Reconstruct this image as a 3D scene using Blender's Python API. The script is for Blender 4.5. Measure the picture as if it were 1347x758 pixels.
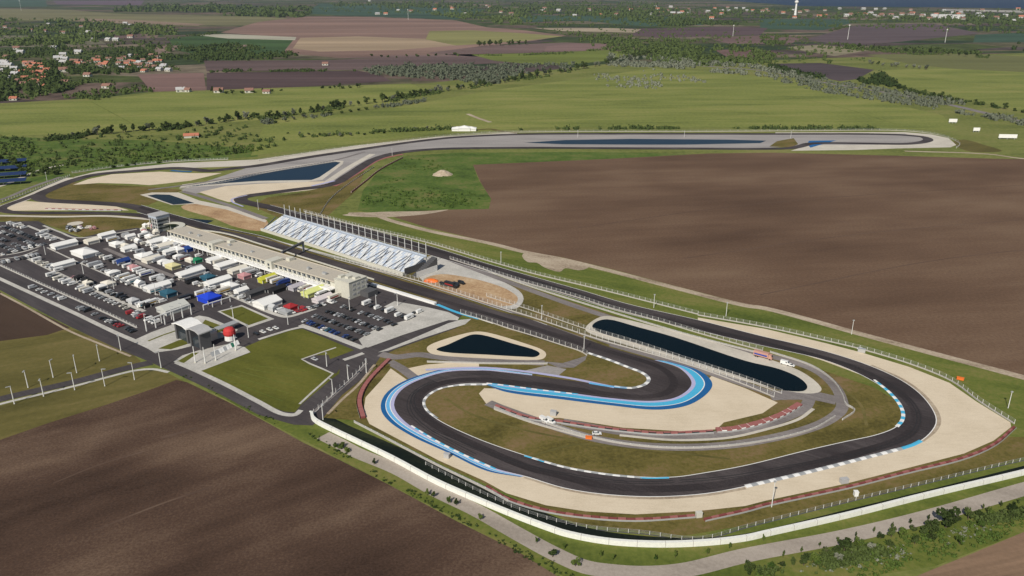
import bpy, math, random
from mathutils import Vector, Matrix, noise
from mathutils.geometry import tessellate_polygon
random.seed(11)
SC = bpy.context.scene
for o in list(bpy.data.objects): bpy.data.objects.remove(o)
COL = SC.collection
R = math.radians
# ------------------------------------------------------------------ camera
FPX, YH, HC = 1050.0, -20.0, 200.0            # focal length in photo px, horizon row, height in m
PITCH = math.atan((379 - YH) / FPX)
cd = bpy.data.cameras.new('camera'); cam = bpy.data.objects.new('camera', cd); COL.objects.link(cam)
cam.location = (0, 0, HC); cam.rotation_euler = (R(90) - PITCH, 0, 0)
cd.sensor_width = 36; cd.lens = 36 * FPX / 1347; cd.clip_start = 1; cd.clip_end = 80000
SC.camera = cam
# ------------------------------------------------------------------ light
SUN_EL, SUN_AZ = R(40), R(24)                 # shadows run forward and 24 deg to the right
w = bpy.data.worlds.new('World'); SC.world = w; w.use_nodes = True
nt = w.node_tree; nt.nodes.clear()
sky = nt.nodes.new('ShaderNodeTexSky'); sky.sky_type = 'NISHITA'; sky.sun_disc = False
sky.sun_elevation = SUN_EL; sky.sun_rotation = R(180) + SUN_AZ
bg = nt.nodes.new('ShaderNodeBackground'); bg.inputs[1].default_value = 0.062
wo = nt.nodes.new('ShaderNodeOutputWorld')
nt.links.new(sky.outputs[0], bg.inputs[0]); nt.links.new(bg.outputs[0], wo.inputs[0])
sd = bpy.data.lights.new('sun', 'SUN'); sd.energy = 4.5; sd.angle = R(0.6); sd.color = (1, .93, .82)
sun = bpy.data.objects.new('sun', sd); COL.objects.link(sun)
d = Vector((math.sin(SUN_AZ) * math.cos(SUN_EL), math.cos(SUN_AZ) * math.cos(SUN_EL), -math.sin(SUN_EL)))
sun.rotation_euler = d.to_track_quat('-Z', 'Y').to_euler(); sun.location = (-100, -200, 400)
SC.view_settings.view_transform = 'Standard'; SC.view_settings.look = 'None'
SC.view_settings.exposure = 0.0; SC.view_settings.gamma = 1
SC.render.engine = 'CYCLES'
SC.cycles.volume_bounces = 0; SC.cycles.max_bounces = 5

# ------------------------------------------------------------------ helpers
def G(x, y, z=0.0):
    """photo pixel -> point of the plane at height z (metres)"""
    u = (x - 673.5) / FPX; v = (y - 379) / FPX
    dy = math.cos(PITCH) - v * math.sin(PITCH); dz = -math.sin(PITCH) - v * math.cos(PITCH)
    t = (z - HC) / dz
    return Vector((u * t, dy * t, z))
def GP(pts, z=0): return [G(x, y, z) for x, y in pts]
def crom(P, n=8, closed=False):
    out = []; N = len(P)
    rng = N if closed else N - 1
    for i in range(rng):
        p0 = P[(i - 1) % N] if closed or i > 0 else P[0] * 2 - P[1]
        p1 = P[i]; p2 = P[(i + 1) % N]
        p3 = P[(i + 2) % N] if closed or i + 2 < N else P[-1] * 2 - P[-2]
        for k in range(n):
            t = k / n
            a = ((p1 - p0).length ** .5) or 1; b = ((p2 - p1).length ** .5) or 1; c = ((p3 - p2).length ** .5) or 1
            m1 = (p2 - p1) + b * ((p1 - p0) / a - (p2 - p0) / (a + b)); m2 = (p2 - p1) + b * ((p3 - p2) / c - (p3 - p1) / (b + c))
            t2, t3 = t * t, t * t * t
            out.append(p1 * (2*t3 - 3*t2 + 1) + m1 * (t3 - 2*t2 + t) + p2 * (-2*t3 + 3*t2) + m2 * (t3 - t2))
    if not closed: out.append(P[-1].copy())
    return out
def resamp(P, n):
    L = [0]
    for i in range(1, len(P)): L.append(L[-1] + (P[i] - P[i-1]).length)
    out = []; j = 0
    for k in range(n):
        s = L[-1] * k / (n - 1)
        while j < len(L) - 2 and L[j+1] < s: j += 1
        t = (s - L[j]) / max(1e-6, L[j+1] - L[j]); out.append(P[j].lerp(P[j+1], min(1, t)))
    return out
def plen(P): return sum((P[i] - P[i-1]).length for i in range(1, len(P)))
def offset(P, d):
    out = []
    for i, p in enumerate(P):
        a = P[max(0, i-1)]; b = P[min(len(P)-1, i+1)]; t = (b - a); t.z = 0; t.normalize()
        out.append(p + Vector((t.y, -t.x, 0)) * d)        # + = right hand side of travel
    return out

LAY = 0.03; _cnt = {}
def zlay(lay):
    _cnt[lay] = _cnt.get(lay, 0) + 1
    return lay * LAY + _cnt[lay] * .0005
def mesh(name, verts, faces, mats, mi=None, smooth=False):
    me = bpy.data.meshes.new(name); me.from_pydata([tuple(v) for v in verts], [], faces)
    for m in (mats if isinstance(mats, (list, tuple)) else [mats]): me.materials.append(m)
    if mi: me.polygons.foreach_set('material_index', mi)
    if smooth: me.polygons.foreach_set('use_smooth', [True] * len(me.polygons))
    me.update(); return me
def link(name, me, parent=None, loc=(0, 0, 0), rz=0):
    o = bpy.data.objects.new(name, me); COL.objects.link(o); o.location = loc; o.rotation_euler = (0, 0, rz)
    if parent: o.parent = parent
    return o
def tag(o, label, cat, group=None):
    o['label'] = label; o['category'] = cat
    if group: o['group'] = group
    return o
def thing(name, label, cat, loc=(0, 0, 0), rz=0, group=None):
    o = bpy.data.objects.new(name, None); COL.objects.link(o); o.location = loc; o.rotation_euler = (0, 0, rz)
    o.empty_display_size = 1
    return tag(o, label, cat, group)
def copy_tree(o, parent=None):
    c = o.copy(); COL.objects.link(c)
    if parent: c.parent = parent
    for ch in [q for q in bpy.data.objects if q.parent == o] if o not in KIDS else KIDS[o]:
        copy_tree(ch, c)
    return c
KIDS = {}
def freeze(o):
    KIDS[o] = [q for q in bpy.data.objects if q.parent == o]
    for q in KIDS[o]: freeze(q)
ORD = 'first second third fourth fifth sixth seventh eighth ninth tenth eleventh twelfth thirteenth fourteenth fifteenth sixteenth seventeenth eighteenth nineteenth'.split()
TENS = {20: 'twent', 30: 'thirt', 40: 'fort', 50: 'fift', 60: 'sixt', 70: 'sevent', 80: 'eight', 90: 'ninet'}
def ordw(n):
    if n < 20: return ORD[n-1]
    t = n // 10 * 10; r = n % 10
    return TENS[t] + 'ieth' if r == 0 else TENS[t] + 'y-' + ORD[r-1]

def sheet(name, pts, lay, m, smooth=0, world=False, kind='structure'):
    P = pts if world else GP(pts)
    if smooth: P = crom(P, smooth, True)
    z = zlay(lay)
    P = [Vector((p.x, p.y, z)) for p in P]
    tri = tessellate_polygon([P]); F = []
    for t in tri:
        a, b, c = (P[i] for i in t)
        F.append(t if (b - a).cross(c - a).z > 0 else (t[0], t[2], t[1]))
    o = link(name, mesh(name, P, F, m)); o['kind'] = kind
    return o
def ribbon(name, A, B, lay, m, z=None):
    n = len(A); z = zlay(lay) if z is None else z
    V = [Vector((p.x, p.y, z)) for p in A] + [Vector((p.x, p.y, z)) for p in B]
    F = []
    for i in range(n - 1):
        f = (i, i+1, n+i+1, n+i); a, b, c = V[f[0]], V[f[1]], V[f[2]]
        F.append(f if (b - a).cross(c - a).z > 0 else f[::-1])
    o = link(name, mesh(name, V, F, m)); o['kind'] = 'structure'; return o
def band(name, pts, width, lay, m, n=8, off=0):
    C = crom(GP(pts), n) if n > 1 else GP(pts)
    return ribbon(name, offset(C, off - width/2), offset(C, off + width/2), lay, m)
def pair(inner, outer, n=140, sm=8):
    return resamp(crom(GP(inner), sm), n), resamp(crom(GP(outer), sm), n)
def frac(A, B, t): return [a.lerp(b, t) for a, b in zip(A, B)]

# ------------------------------------------------------------------ materials
def new_mat(name):
    m = bpy.data.materials.new(name); m.use_nodes = True
    return m, m.node_tree.nodes, m.node_tree.links, m.node_tree.nodes['Principled BSDF']
def flat(name, c, rough=.7, metal=0, spec=.3):
    """slightly mottled paint / metal / cloth"""
    m, N, L, b = new_mat(name); b.inputs['Roughness'].default_value = rough; b.inputs['Metallic'].default_value = metal
    b.inputs['Specular IOR Level'].default_value = spec
    tc = N.new('ShaderNodeTexCoord'); no = N.new('ShaderNodeTexNoise'); no.inputs['Scale'].default_value = .9; no.inputs['Detail'].default_value = 5
    L.new(tc.outputs['Object'], no.inputs['Vector'])
    mx = N.new('ShaderNodeMix'); mx.data_type = 'RGBA'; L.new(no.outputs['Fac'], mx.inputs[0])
    mx.inputs[6].default_value = (*[x * .82 for x in c], 1); mx.inputs[7].default_value = (*[min(1, x * 1.15) for x in c], 1)
    L.new(mx.outputs[2], b.inputs['Base Color']); return m
def objcol(name, rough=.4, spec=.4):
    m, N, L, b = new_mat(name); oi = N.new('ShaderNodeObjectInfo'); L.new(oi.outputs['Color'], b.inputs['Base Color'])
    b.inputs['Roughness'].default_value = rough; b.inputs['Specular IOR Level'].default_value = spec; return m
def soil(name, cols, big=90, stretch=3, ang=0, fine=2.5, w=(.5, .3, .2), spread=.16, rough=.95, streak=12, bump=0):
    """three colours blended by broad patches, long streaks and fine grain, laid out in metres on the ground"""
    m, N, L, b = new_mat(name); b.inputs['Roughness'].default_value = rough; b.inputs['Specular IOR Level'].default_value = .12
    tc = N.new('ShaderNodeNewGeometry')
    mp = N.new('ShaderNodeMapping'); mp.vector_type = 'TEXTURE'; L.new(tc.outputs['Position'], mp.inputs['Vector'])
    mp.inputs['Rotation'].default_value = (0, 0, R(ang)); mp.inputs['Scale'].default_value = (stretch, 1, 1)
    def noi(scale, det, src, ro=.55):
        n = N.new('ShaderNodeTexNoise'); n.inputs['Scale'].default_value = 1 / scale; n.inputs['Detail'].default_value = det
        n.inputs['Roughness'].default_value = ro; L.new(src, n.inputs['Vector']); return n.outputs['Fac']
    mp2 = N.new('ShaderNodeMapping'); mp2.vector_type = 'TEXTURE'; L.new(tc.outputs['Position'], mp2.inputs['Vector'])
    mp2.inputs['Rotation'].default_value = (0, 0, R(ang)); mp2.inputs['Scale'].default_value = (stretch * 5, 1, 1)
    a = noi(big, 3, mp.outputs[0]); s = noi(streak, 3, mp2.outputs[0], .6); f = noi(fine, 3, tc.outputs['Position'], .7)
    def mul(x, k):
        q = N.new('ShaderNodeMath'); q.operation = 'MULTIPLY'; L.new(x, q.inputs[0]); q.inputs[1].default_value = k; return q.outputs[0]
    def add(x, y):
        q = N.new('ShaderNodeMath'); L.new(x, q.inputs[0]); L.new(y, q.inputs[1]); return q.outputs[0]
    t = add(add(mul(a, w[0]), mul(s, w[1])), mul(f, w[2]))
    cr = N.new('ShaderNodeValToRGB'); L.new(t, cr.inputs[0]); e = cr.color_ramp.elements
    e[0].position = .5 - spread; e[0].color = (*cols[0], 1); e[1].position = .5 + spread; e[1].color = (*cols[2], 1)
    k = e.new(.5); k.color = (*cols[1], 1)
    L.new(cr.outputs[0], b.inputs['Base Color'])
    if bump:
        bp = N.new('ShaderNodeBump'); bp.inputs['Distance'].default_value = bump; L.new(f, bp.inputs['Height']); L.new(bp.outputs[0], b.inputs['Normal'])
    return m
def sc(c, k): return tuple(min(.9, x * k) for x in c)
def tri3(c, k=.25, hue=(1, 1, 1)): return [sc(c, 1 - k), c, tuple(min(.9, x * (1 + k) * h) for x, h in zip(c, hue))]
M = {}
M['meadow'] = soil('meadow_grass', [(.085,.102,.027), (.155,.175,.046), (.225,.205,.078)], 70, 2.5, 5, 6, (.4,.2,.4), .13)
M['meadow_b'] = soil('bright_meadow', [(.105,.13,.033), (.18,.205,.052), (.25,.24,.08)], 70, 3.5, 4, 5, (.42,.22,.36), .12)
M['infield'] = soil('infield_grass', [(.070,.060,.016), (.135,.112,.032), (.20,.135,.068)], 24, 1.6, 20, 2.2, (.5,.15,.35), .12)
M['lawn'] = soil('lawn_grass', [(.070,.078,.014), (.108,.112,.02), (.15,.142,.032)], 26, 2, -35, 2.5, (.45,.25,.3), .15)
M['verge'] = soil('verge_grass', [(.060,.085,.016), (.12,.145,.03), (.20,.18,.06)], 28, 3, -25, 2.5, (.45,.25,.3), .14)
M['lush'] = soil('lush_grass', [(.04,.065,.014), (.085,.135,.026), (.165,.155,.055)], 26, 1.4, 0, 4, (.5,.1,.4), .14)
M['olive'] = soil('stubble_grass', [(.075,.068,.02), (.125,.108,.034), (.19,.15,.06)], 40, 3, 25, 3, (.45,.35,.2), .14)
M['soil_r'] = soil('ploughed_soil_east', [(.082,.049,.032), (.132,.082,.053), (.19,.128,.084)], 95, 2.2, 8, 2.0, (.58,.12,.30), .15, streak=14)
M['soil_l'] = soil('ploughed_soil_south', [(.034,.020,.014), (.082,.050,.035), (.17,.115,.078)], 60, 1.8, 34, 1.1, (.60,.12,.28), .135, streak=8)
M['wheeltrack'] = soil('wheel_track', [(.06,.038,.028), (.105,.068,.05), (.15,.105,.075)], 30, 3, 10, 2, (.5,.3,.2), .14)
M['soil_d'] = soil('dark_soil', tri3((.065,.042,.03)), 40, 3, -30, 2)
M['soil_b'] = soil('bare_earth_bottom', tri3((.22,.145,.095)), 30, 4, 15, 2, streak=2.5, spread=.12)
M['gravel'] = soil('gravel_bed', [(.50,.42,.30), (.62,.53,.40), (.70,.61,.47)], 18, 1, 0, .9, (.4,.25,.35), .22, streak=1.5)
M['gravel_p'] = soil('pale_gravel', [(.40,.37,.31), (.53,.49,.42), (.62,.58,.50)], 22, 1, 0, 2, (.4,.2,.4), .2)
M['orange'] = soil('excavated_clay', [(.26,.16,.09), (.42,.28,.16), (.55,.42,.27)], 14, 1.5, -30, 2, (.4,.2,.4), .14)
M['dirt'] = soil('dirt_track', [(.22,.17,.12), (.38,.31,.23), (.50,.43,.33)], 12, 3, -25, 2, (.4,.2,.4), .14)
M['asphalt'] = soil('race_tarmac', [(.036,.030,.031), (.056,.047,.048), (.088,.075,.075)], 22, 3, -35, .8, (.5,.25,.25), .12, .8, 1.5)
M['rubber'] = soil('rubbered_line', [(.024,.020,.021), (.036,.030,.031), (.060,.050,.051)], 30, 2, -35, .7, (.4,.2,.4), .14, .75, 1.2)
M['tarmac'] = soil('yard_tarmac', [(.045,.041,.044), (.066,.058,.06), (.095,.085,.086)], 16, 3, -38, 1.2, (.4,.3,.3), .15, .85, 2)
M['oldtar'] = soil('worn_tarmac', [(.14,.125,.122), (.20,.18,.175), (.27,.245,.235)], 14, 3, -35, 1.5, (.4,.3,.3), .15, .85, 2)
M['greytar'] = soil('grey_runoff', [(.23,.215,.21), (.31,.29,.28), (.40,.375,.35)], 30, 4, 0, 2, (.4,.3,.3), .15, .85, 2)
M['concrete'] = soil('concrete_paving', [(.36,.35,.32), (.46,.445,.41), (.58,.56,.52)], 10, 1, -35, 1.5, (.4,.2,.4), .15)
M['path'] = soil('asphalt_path', [(.26,.225,.19), (.36,.315,.27), (.44,.395,.34)], 14, 4, -25, 1.5, (.4,.3,.3), .15)
M['lilac'] = flat('lilac_paint', (.42,.42,.62)); M['sky'] = flat('light_blue_paint', (.13,.42,.72)); M['navy'] = flat('navy_paint', (.012,.11,.30))
M['white'] = flat('white_paint', (.78,.78,.76)); M['blue'] = flat('blue_paint', (.07,.42,.66)); M['red'] = flat('red_paint', (.5,.04,.04))
M['orangep'] = flat('orange_paint', (.75,.17,.03)); M['black'] = flat('black_rubber', (.02,.02,.022), .85); M['pink'] = flat('faded_red', (.32,.12,.11))
M['steel'] = flat('galvanised_steel', (.45,.46,.46), .5, .3); M['lightsteel'] = flat('white_steel', (.68,.68,.66), .5)
M['seat'] = flat('seat_rows', (.40,.45,.52), .6); M['paleblue'] = flat('pale_blue_seats', (.56,.63,.73), .5); M['beige'] = flat('roof_membrane', (.47,.43,.36), .85); M['wall'] = flat('rendered_wall', (.54,.53,.46), .85)
M['dull'] = flat('dull_concrete', (.42,.40,.37), .85); M['dred'] = flat('weathered_red', (.20,.055,.05)); M['rail'] = flat('dark_rail', (.16,.17,.20))
M['glass'] = flat('dark_glass', (.04,.05,.06), .12, 0, .6); M['darkwall'] = flat('dark_cladding', (.09,.09,.095), .6)
M['noise'] = flat('white_noise_wall', (.74,.75,.70), .8); M['tile'] = flat('clay_roof_tiles', (.42,.16,.10), .85); M['tile2'] = flat('brown_roof_tiles', (.24,.13,.10), .85)
M['roofgrey'] = flat('grey_roof', (.42,.42,.42), .7); M['bark'] = flat('bark', (.09,.07,.05), .95); M['solar'] = flat('solar_panels', (.015,.03,.10), .25, 0, .5)
M['green_sheet'] = flat('green_paint', (.03,.16,.10))
def patchwork():
    m, N, L, b = new_mat('far_fields'); b.inputs['Roughness'].default_value = .95; b.inputs['Specular IOR Level'].default_value = .1
    g = N.new('ShaderNodeNewGeometry'); mp = N.new('ShaderNodeMapping'); mp.vector_type = 'TEXTURE'; mp.inputs['Scale'].default_value = (420, 190, 1); mp.inputs['Rotation'].default_value = (0, 0, .12)
    L.new(g.outputs['Position'], mp.inputs['Vector']); v = N.new('ShaderNodeTexVoronoi'); v.inputs['Scale'].default_value = 1; v.inputs['Randomness'].default_value = .9; v.distance = 'MANHATTAN'; L.new(mp.outputs[0], v.inputs['Vector'])
    sp = N.new('ShaderNodeSeparateColor'); L.new(v.outputs['Color'], sp.inputs[0]); cr = N.new('ShaderNodeValToRGB'); cr.color_ramp.interpolation = 'CONSTANT'; L.new(sp.outputs[0], cr.inputs[0])
    e = cr.color_ramp.elements; cols = [(.045,.065,.025), (.12,.11,.06), (.075,.095,.03), (.14,.10,.08), (.035,.055,.025), (.10,.09,.055), (.19,.155,.11), (.06,.08,.03), (.085,.065,.06)]
    e[0].color = (*cols[0], 1); e[1].position = 1/9; e[1].color = (*cols[1], 1)
    for i in range(2, 9): q = e.new(i/9); q.color = (*cols[i], 1)
    n = N.new('ShaderNodeTexNoise'); n.inputs['Scale'].default_value = .012; n.inputs['Detail'].default_value = 6; n.inputs['Roughness'].default_value = .7; L.new(g.outputs['Position'], n.inputs['Vector'])
    mr = N.new('ShaderNodeMapRange'); mr.inputs[1].default_value = .3; mr.inputs[2].default_value = .7; mr.inputs[3].default_value = .35; mr.inputs[4].default_value = 1.35; L.new(n.outputs['Fac'], mr.inputs[0])
    mx = N.new('ShaderNodeMix'); mx.data_type = 'RGBA'; mx.blend_type = 'MULTIPLY'; mx.inputs[0].default_value = 1; L.new(cr.outputs[0], mx.inputs[6]); L.new(mr.outputs[0], mx.inputs[7]); L.new(mx.outputs[2], b.inputs['Base Color']); return m
M['patch'] = patchwork()
def water(name, c, rough=.12):
    m, N, L, b = new_mat(name); b.inputs['Base Color'].default_value = (*c, 1); b.inputs['Roughness'].default_value = rough
    b.inputs['Specular IOR Level'].default_value = .06
    g = N.new('ShaderNodeNewGeometry'); n = N.new('ShaderNodeTexNoise'); n.inputs['Scale'].default_value = .5; L.new(g.outputs['Position'], n.inputs['Vector'])
    bp = N.new('ShaderNodeBump'); bp.inputs['Strength'].default_value = .25; bp.inputs['Distance'].default_value = .3
    L.new(n.outputs['Fac'], bp.inputs['Height']); L.new(bp.outputs[0], b.inputs['Normal']); return m
M['pond'] = water('pond_water', (.002,.007,.010), .06); M['lake'] = water('lake_water', (.008,.022,.06), .5); M['farblue'] = water('basin_water', (.008,.025,.05), .35)
M['ditchw'] = soil('ditch_water', [(.004,.007,.006), (.008,.012,.008), (.03,.035,.018)], 12, 4, -25, 1.5, (.4,.3,.3), .16, .6)
def leafmat(name, c1, c2):
    m, N, L, b = new_mat(name); b.inputs['Roughness'].default_value = .9; b.inputs['Specular IOR Level'].default_value = .1
    g = N.new('ShaderNodeNewGeometry'); oi = N.new('ShaderNodeObjectInfo')
    n = N.new('ShaderNodeTexNoise'); n.inputs['Scale'].default_value = .35; n.inputs['Detail'].default_value = 4; L.new(g.outputs['Position'], n.inputs['Vector'])
    a = N.new('ShaderNodeMath'); L.new(n.outputs['Fac'], a.inputs[0]); L.new(oi.outputs['Random'], a.inputs[1])
    ml = N.new('ShaderNodeMath'); ml.operation = 'MULTIPLY_ADD'; L.new(a.outputs[0], ml.inputs[0]); ml.inputs[1].default_value = .8; ml.inputs[2].default_value = -.3
    mx = N.new('ShaderNodeMix'); mx.data_type = 'RGBA'; L.new(ml.outputs[0], mx.inputs[0]); mx.clamp_factor = True
    mx.inputs[6].default_value = (*c1, 1); mx.inputs[7].default_value = (*c2, 1); L.new(mx.outputs[2], b.inputs['Base Color'])
    return m
M['leaf'] = leafmat('green_leaves', (.022,.038,.011), (.085,.115,.033))
M['leaf2'] = leafmat('fresh_leaves', (.035,.07,.014), (.12,.16,.035))
M['silver'] = leafmat('silver_leaves', (.07,.085,.055), (.24,.25,.19))
M['paint'] = objcol('vehicle_paint', .35, .5); M['cloth'] = objcol('tent_cloth', .8, .1)
M['tyre'] = flat('tyre', (.02,.02,.02), .9)
# ------------------------------------------------------------------ ground and fields
g = 60000
o = link('ground', mesh('ground', [(-g, -600, 0), (g, -600, 0), (g, g, 0), (-g, g, 0)], [(0, 1, 2, 3)], M['patch'])); o['kind'] = 'structure'
sheet('meadow', [(-1500,182),(0,136),(130,129),(210,120),(560,110),(800,84),(960,82),(1100,76),(1347,70),(2400,70),(4500,1100),(-4000,1100)], .4, M['meadow'])
def field(c, pts, k=.22, ang=0, big=160, lay=1, nm='field', st=4):
    c = sc(c, .8) if max(p[1] for p in pts) < 60 else sc(c, .9)  # cloud shade over the far land painted in by darkening the field colours
    m = soil('field_%d' % len(bpy.data.materials), tri3(c, k + .08), big, st, ang, 14, (.5,.35,.15), .15, streak=30)
    return sheet(nm, pts, lay, m)
PUR, PNK, TAN, TEA, GRN, OLV = (.13,.09,.085), (.23,.165,.135), (.42,.34,.25), (.055,.10,.065), (.11,.15,.04), (.20,.185,.095)
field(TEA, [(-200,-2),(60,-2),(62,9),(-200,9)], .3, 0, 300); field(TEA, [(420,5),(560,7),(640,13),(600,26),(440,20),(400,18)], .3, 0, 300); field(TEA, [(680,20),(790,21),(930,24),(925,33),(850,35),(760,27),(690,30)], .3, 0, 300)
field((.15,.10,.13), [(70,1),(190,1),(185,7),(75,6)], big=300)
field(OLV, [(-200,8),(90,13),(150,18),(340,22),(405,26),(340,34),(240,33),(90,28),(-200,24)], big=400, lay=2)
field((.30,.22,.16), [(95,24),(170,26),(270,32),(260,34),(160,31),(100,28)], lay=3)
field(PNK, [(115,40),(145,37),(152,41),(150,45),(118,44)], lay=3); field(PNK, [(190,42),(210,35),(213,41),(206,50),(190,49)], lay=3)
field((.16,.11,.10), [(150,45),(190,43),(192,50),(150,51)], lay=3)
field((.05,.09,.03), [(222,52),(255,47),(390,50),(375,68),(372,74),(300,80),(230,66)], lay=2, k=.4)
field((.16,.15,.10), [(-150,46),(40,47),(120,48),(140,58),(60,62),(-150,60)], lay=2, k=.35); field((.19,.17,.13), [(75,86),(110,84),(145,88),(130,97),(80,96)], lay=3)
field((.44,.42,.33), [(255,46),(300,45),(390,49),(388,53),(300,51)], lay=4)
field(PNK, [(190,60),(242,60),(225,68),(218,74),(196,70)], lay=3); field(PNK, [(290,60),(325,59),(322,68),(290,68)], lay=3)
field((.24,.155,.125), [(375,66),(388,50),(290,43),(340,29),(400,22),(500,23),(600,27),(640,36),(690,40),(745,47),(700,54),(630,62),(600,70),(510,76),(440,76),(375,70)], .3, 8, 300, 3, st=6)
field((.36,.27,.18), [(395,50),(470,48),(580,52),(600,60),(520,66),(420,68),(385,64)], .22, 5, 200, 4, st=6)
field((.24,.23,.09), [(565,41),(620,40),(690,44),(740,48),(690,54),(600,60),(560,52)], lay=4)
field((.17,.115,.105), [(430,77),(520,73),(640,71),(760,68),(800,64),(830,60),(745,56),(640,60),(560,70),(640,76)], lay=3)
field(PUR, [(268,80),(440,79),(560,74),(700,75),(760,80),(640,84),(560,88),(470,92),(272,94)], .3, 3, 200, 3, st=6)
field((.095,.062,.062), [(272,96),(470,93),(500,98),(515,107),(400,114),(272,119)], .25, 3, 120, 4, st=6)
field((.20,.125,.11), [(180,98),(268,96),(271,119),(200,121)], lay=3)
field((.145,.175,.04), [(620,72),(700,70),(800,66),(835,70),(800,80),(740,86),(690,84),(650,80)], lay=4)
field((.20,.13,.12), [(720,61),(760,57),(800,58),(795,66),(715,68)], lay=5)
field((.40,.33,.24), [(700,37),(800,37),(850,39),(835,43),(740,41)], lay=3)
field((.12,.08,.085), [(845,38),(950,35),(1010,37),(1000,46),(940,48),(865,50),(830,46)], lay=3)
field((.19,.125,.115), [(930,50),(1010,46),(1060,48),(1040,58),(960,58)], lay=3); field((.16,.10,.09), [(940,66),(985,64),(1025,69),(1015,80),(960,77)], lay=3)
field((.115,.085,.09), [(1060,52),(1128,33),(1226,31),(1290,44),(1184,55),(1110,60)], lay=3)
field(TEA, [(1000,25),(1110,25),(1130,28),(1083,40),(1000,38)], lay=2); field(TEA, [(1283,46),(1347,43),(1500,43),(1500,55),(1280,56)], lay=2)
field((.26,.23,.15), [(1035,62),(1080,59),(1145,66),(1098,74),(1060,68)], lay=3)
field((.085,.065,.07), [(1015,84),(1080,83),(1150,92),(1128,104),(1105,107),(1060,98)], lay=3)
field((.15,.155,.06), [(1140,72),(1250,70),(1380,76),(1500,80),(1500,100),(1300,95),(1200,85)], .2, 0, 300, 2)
sheet('field', [(-300,142),(0,140),(130,132),(210,122),(300,120),(400,115),(540,110),(560,118),(520,135),(440,145),(340,158),(200,170),(0,180),(-300,190)], 2, M['meadow_b'])
sheet('field', [(350,160),(520,142),(640,120),(760,104),(860,90),(960,96),(1060,108),(1130,126),(1240,152),(1260,172),(1200,170),(1000,168),(700,168),(560,178),(440,192),(330,205)], 2, M['meadow_b'])
sheet('field', [(1160,92),(1240,90),(1347,95),(1500,100),(1600,160),(1347,148),(1260,128),(1180,112)], 2, M['meadow_b'])
lk = sheet('lake', [(850,-6),(1020,5.5),(1048,8),(1150,9),(1250,10),(1347,11.5),(1800,14),(1800,-14),(900,-14)], 6, M['lake'])
field((.42,.40,.36), [(1240,12),(1347,14),(1700,17),(1700,19),(1347,17),(1245,14)], lay=3)

# big ploughed fields
sheet('field', [(622,217),(690,214),(806,209),(932,202),(1018,201),(1180,205),(1310,209),(1600,213),(1900,640),(1450,528),(1347,495),(1234,465),(1133,438),(1007,404),(980,400),(876,373),(804,354),(741,339),(689,330),(645,319),(560,299),(500,280),(592,276),(643,275),(646,262),(632,240)], 2, M['soil_r'])
sheet('field', [(-400,700),(0,579),(63,557),(139,533),(200,512),(232,500),(246,503),(300,529),(340,550),(400,583),(444,604),(510,637),(601,686),(680,725),(760,775),(900,860),(900,1100),(-800,1100)], 2, M['soil_l'])
sheet('field', [(-200,455),(0,449),(62,441),(92,431),(53,412),(25,400),(0,384),(-80,345)], 2, M['soil_d'])
sheet('field', [(-200,455),(0,449),(62,441),(92,431),(130,447),(172,464),(184,474),(186,480),(0,522),(-200,560)], 2, M['olive'])
sheet('field', [(-200,600),(0,534),(100,508),(186,487),(215,488),(242,502),(232,500),(200,512),(139,533),(63,557),(0,579),(-400,700)], 2, M['olive'])
sheet('field', [(1130,790),(1230,748),(1280,728),(1347,700),(1600,600),(1900,900),(1300,1000)], 2, M['soil_b'])
sheet('grass_field', [(478,250),(470,277),(500,281),(592,276),(643,275),(647,262),(630,238),(622,217),(690,214),(932,203),(760,200),(600,201),(530,206),(500,222)], 1, M['lush'])
sheet('grass_field', [(-200,225),(0,245),(60,240),(110,230),(230,215),(340,206),(330,196),(200,185),(0,180),(-200,190)], 1, M['lush'])
# verge and infield
sheet('grass_field', [(400,282),(455,281),(486,283),(516,292),(567,305),(645,321),(741,342),(804,358),(877,377),(980,403),(1133,441),(1234,468),(1347,498),(1600,570),(1500,800),(1347,700),(1230,745),(1000,780),(800,780),(720,750),(601,683),(444,602),(340,549),(250,500),(300,300)], 1, M['verge'])
sheet('grass_field', [(330,270),(440,243),(480,225),(470,250),(430,285),(560,330),(760,400),(920,450),(1060,480),(1150,510),(1200,540),(1215,575),(1347,575),(1347,602),(1200,640),(1000,688),(900,705),(760,690),(600,620),(465,552),(440,548),(410,556),(490,470),(620,418),(700,440),(640,400),(500,360),(440,320)], 2, M['infield'])
sheet('grass_field', [(0,284),(70,280),(200,284),(215,295),(180,300),(140,306),(110,312),(75,300),(50,292),(0,291)], 2, M['infield'])
sheet('grass_field', [(45,262),(95,240),(140,243),(200,246),(240,250),(195,270),(130,268),(60,268)], 3, M['infield'])
band('path', [(458,281),(486,281.5),(516,291),(567,304.5),(645,320.5),(689,331.5),(741,341.5),(804,357),(877,376),(980,402),(1007,406),(1133,440),(1234,467),(1347,497),(1450,526),(1600,570)], 6.5, 3, M['dirt'])
sheet('bare_earth', [(688,334),(706,334),(724,338),(748,344),(775,351),(762,356),(744,353),(736,358),(716,352),(706,346),(694,345)], 4, M['dirt'], 3)
sheet('bare_earth', [(450,283),(500,279),(560,278),(590,276),(560,282),(500,286)], 3, M['dirt'], 4)
sheet('bare_earth', [(1256,185),(1270,184),(1292,190),(1318,199),(1280,200),(1262,195)], 3, M['olive'], 4)
band('path', [(1190,199),(1300,203),(1347,209),(1450,214)], 6, 3, M['dirt'])
# bottom path
band('path', [(425,573),(445,583),(470,596),(523,618),(575,647),(627,672),(680,702),(730,729),(770,746),(810,752),(850,754),(901,750),(980,731),(1111,706),(1216,681),(1347,643.5),(1500,600)], 7.5, 3, M['path'])
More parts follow.
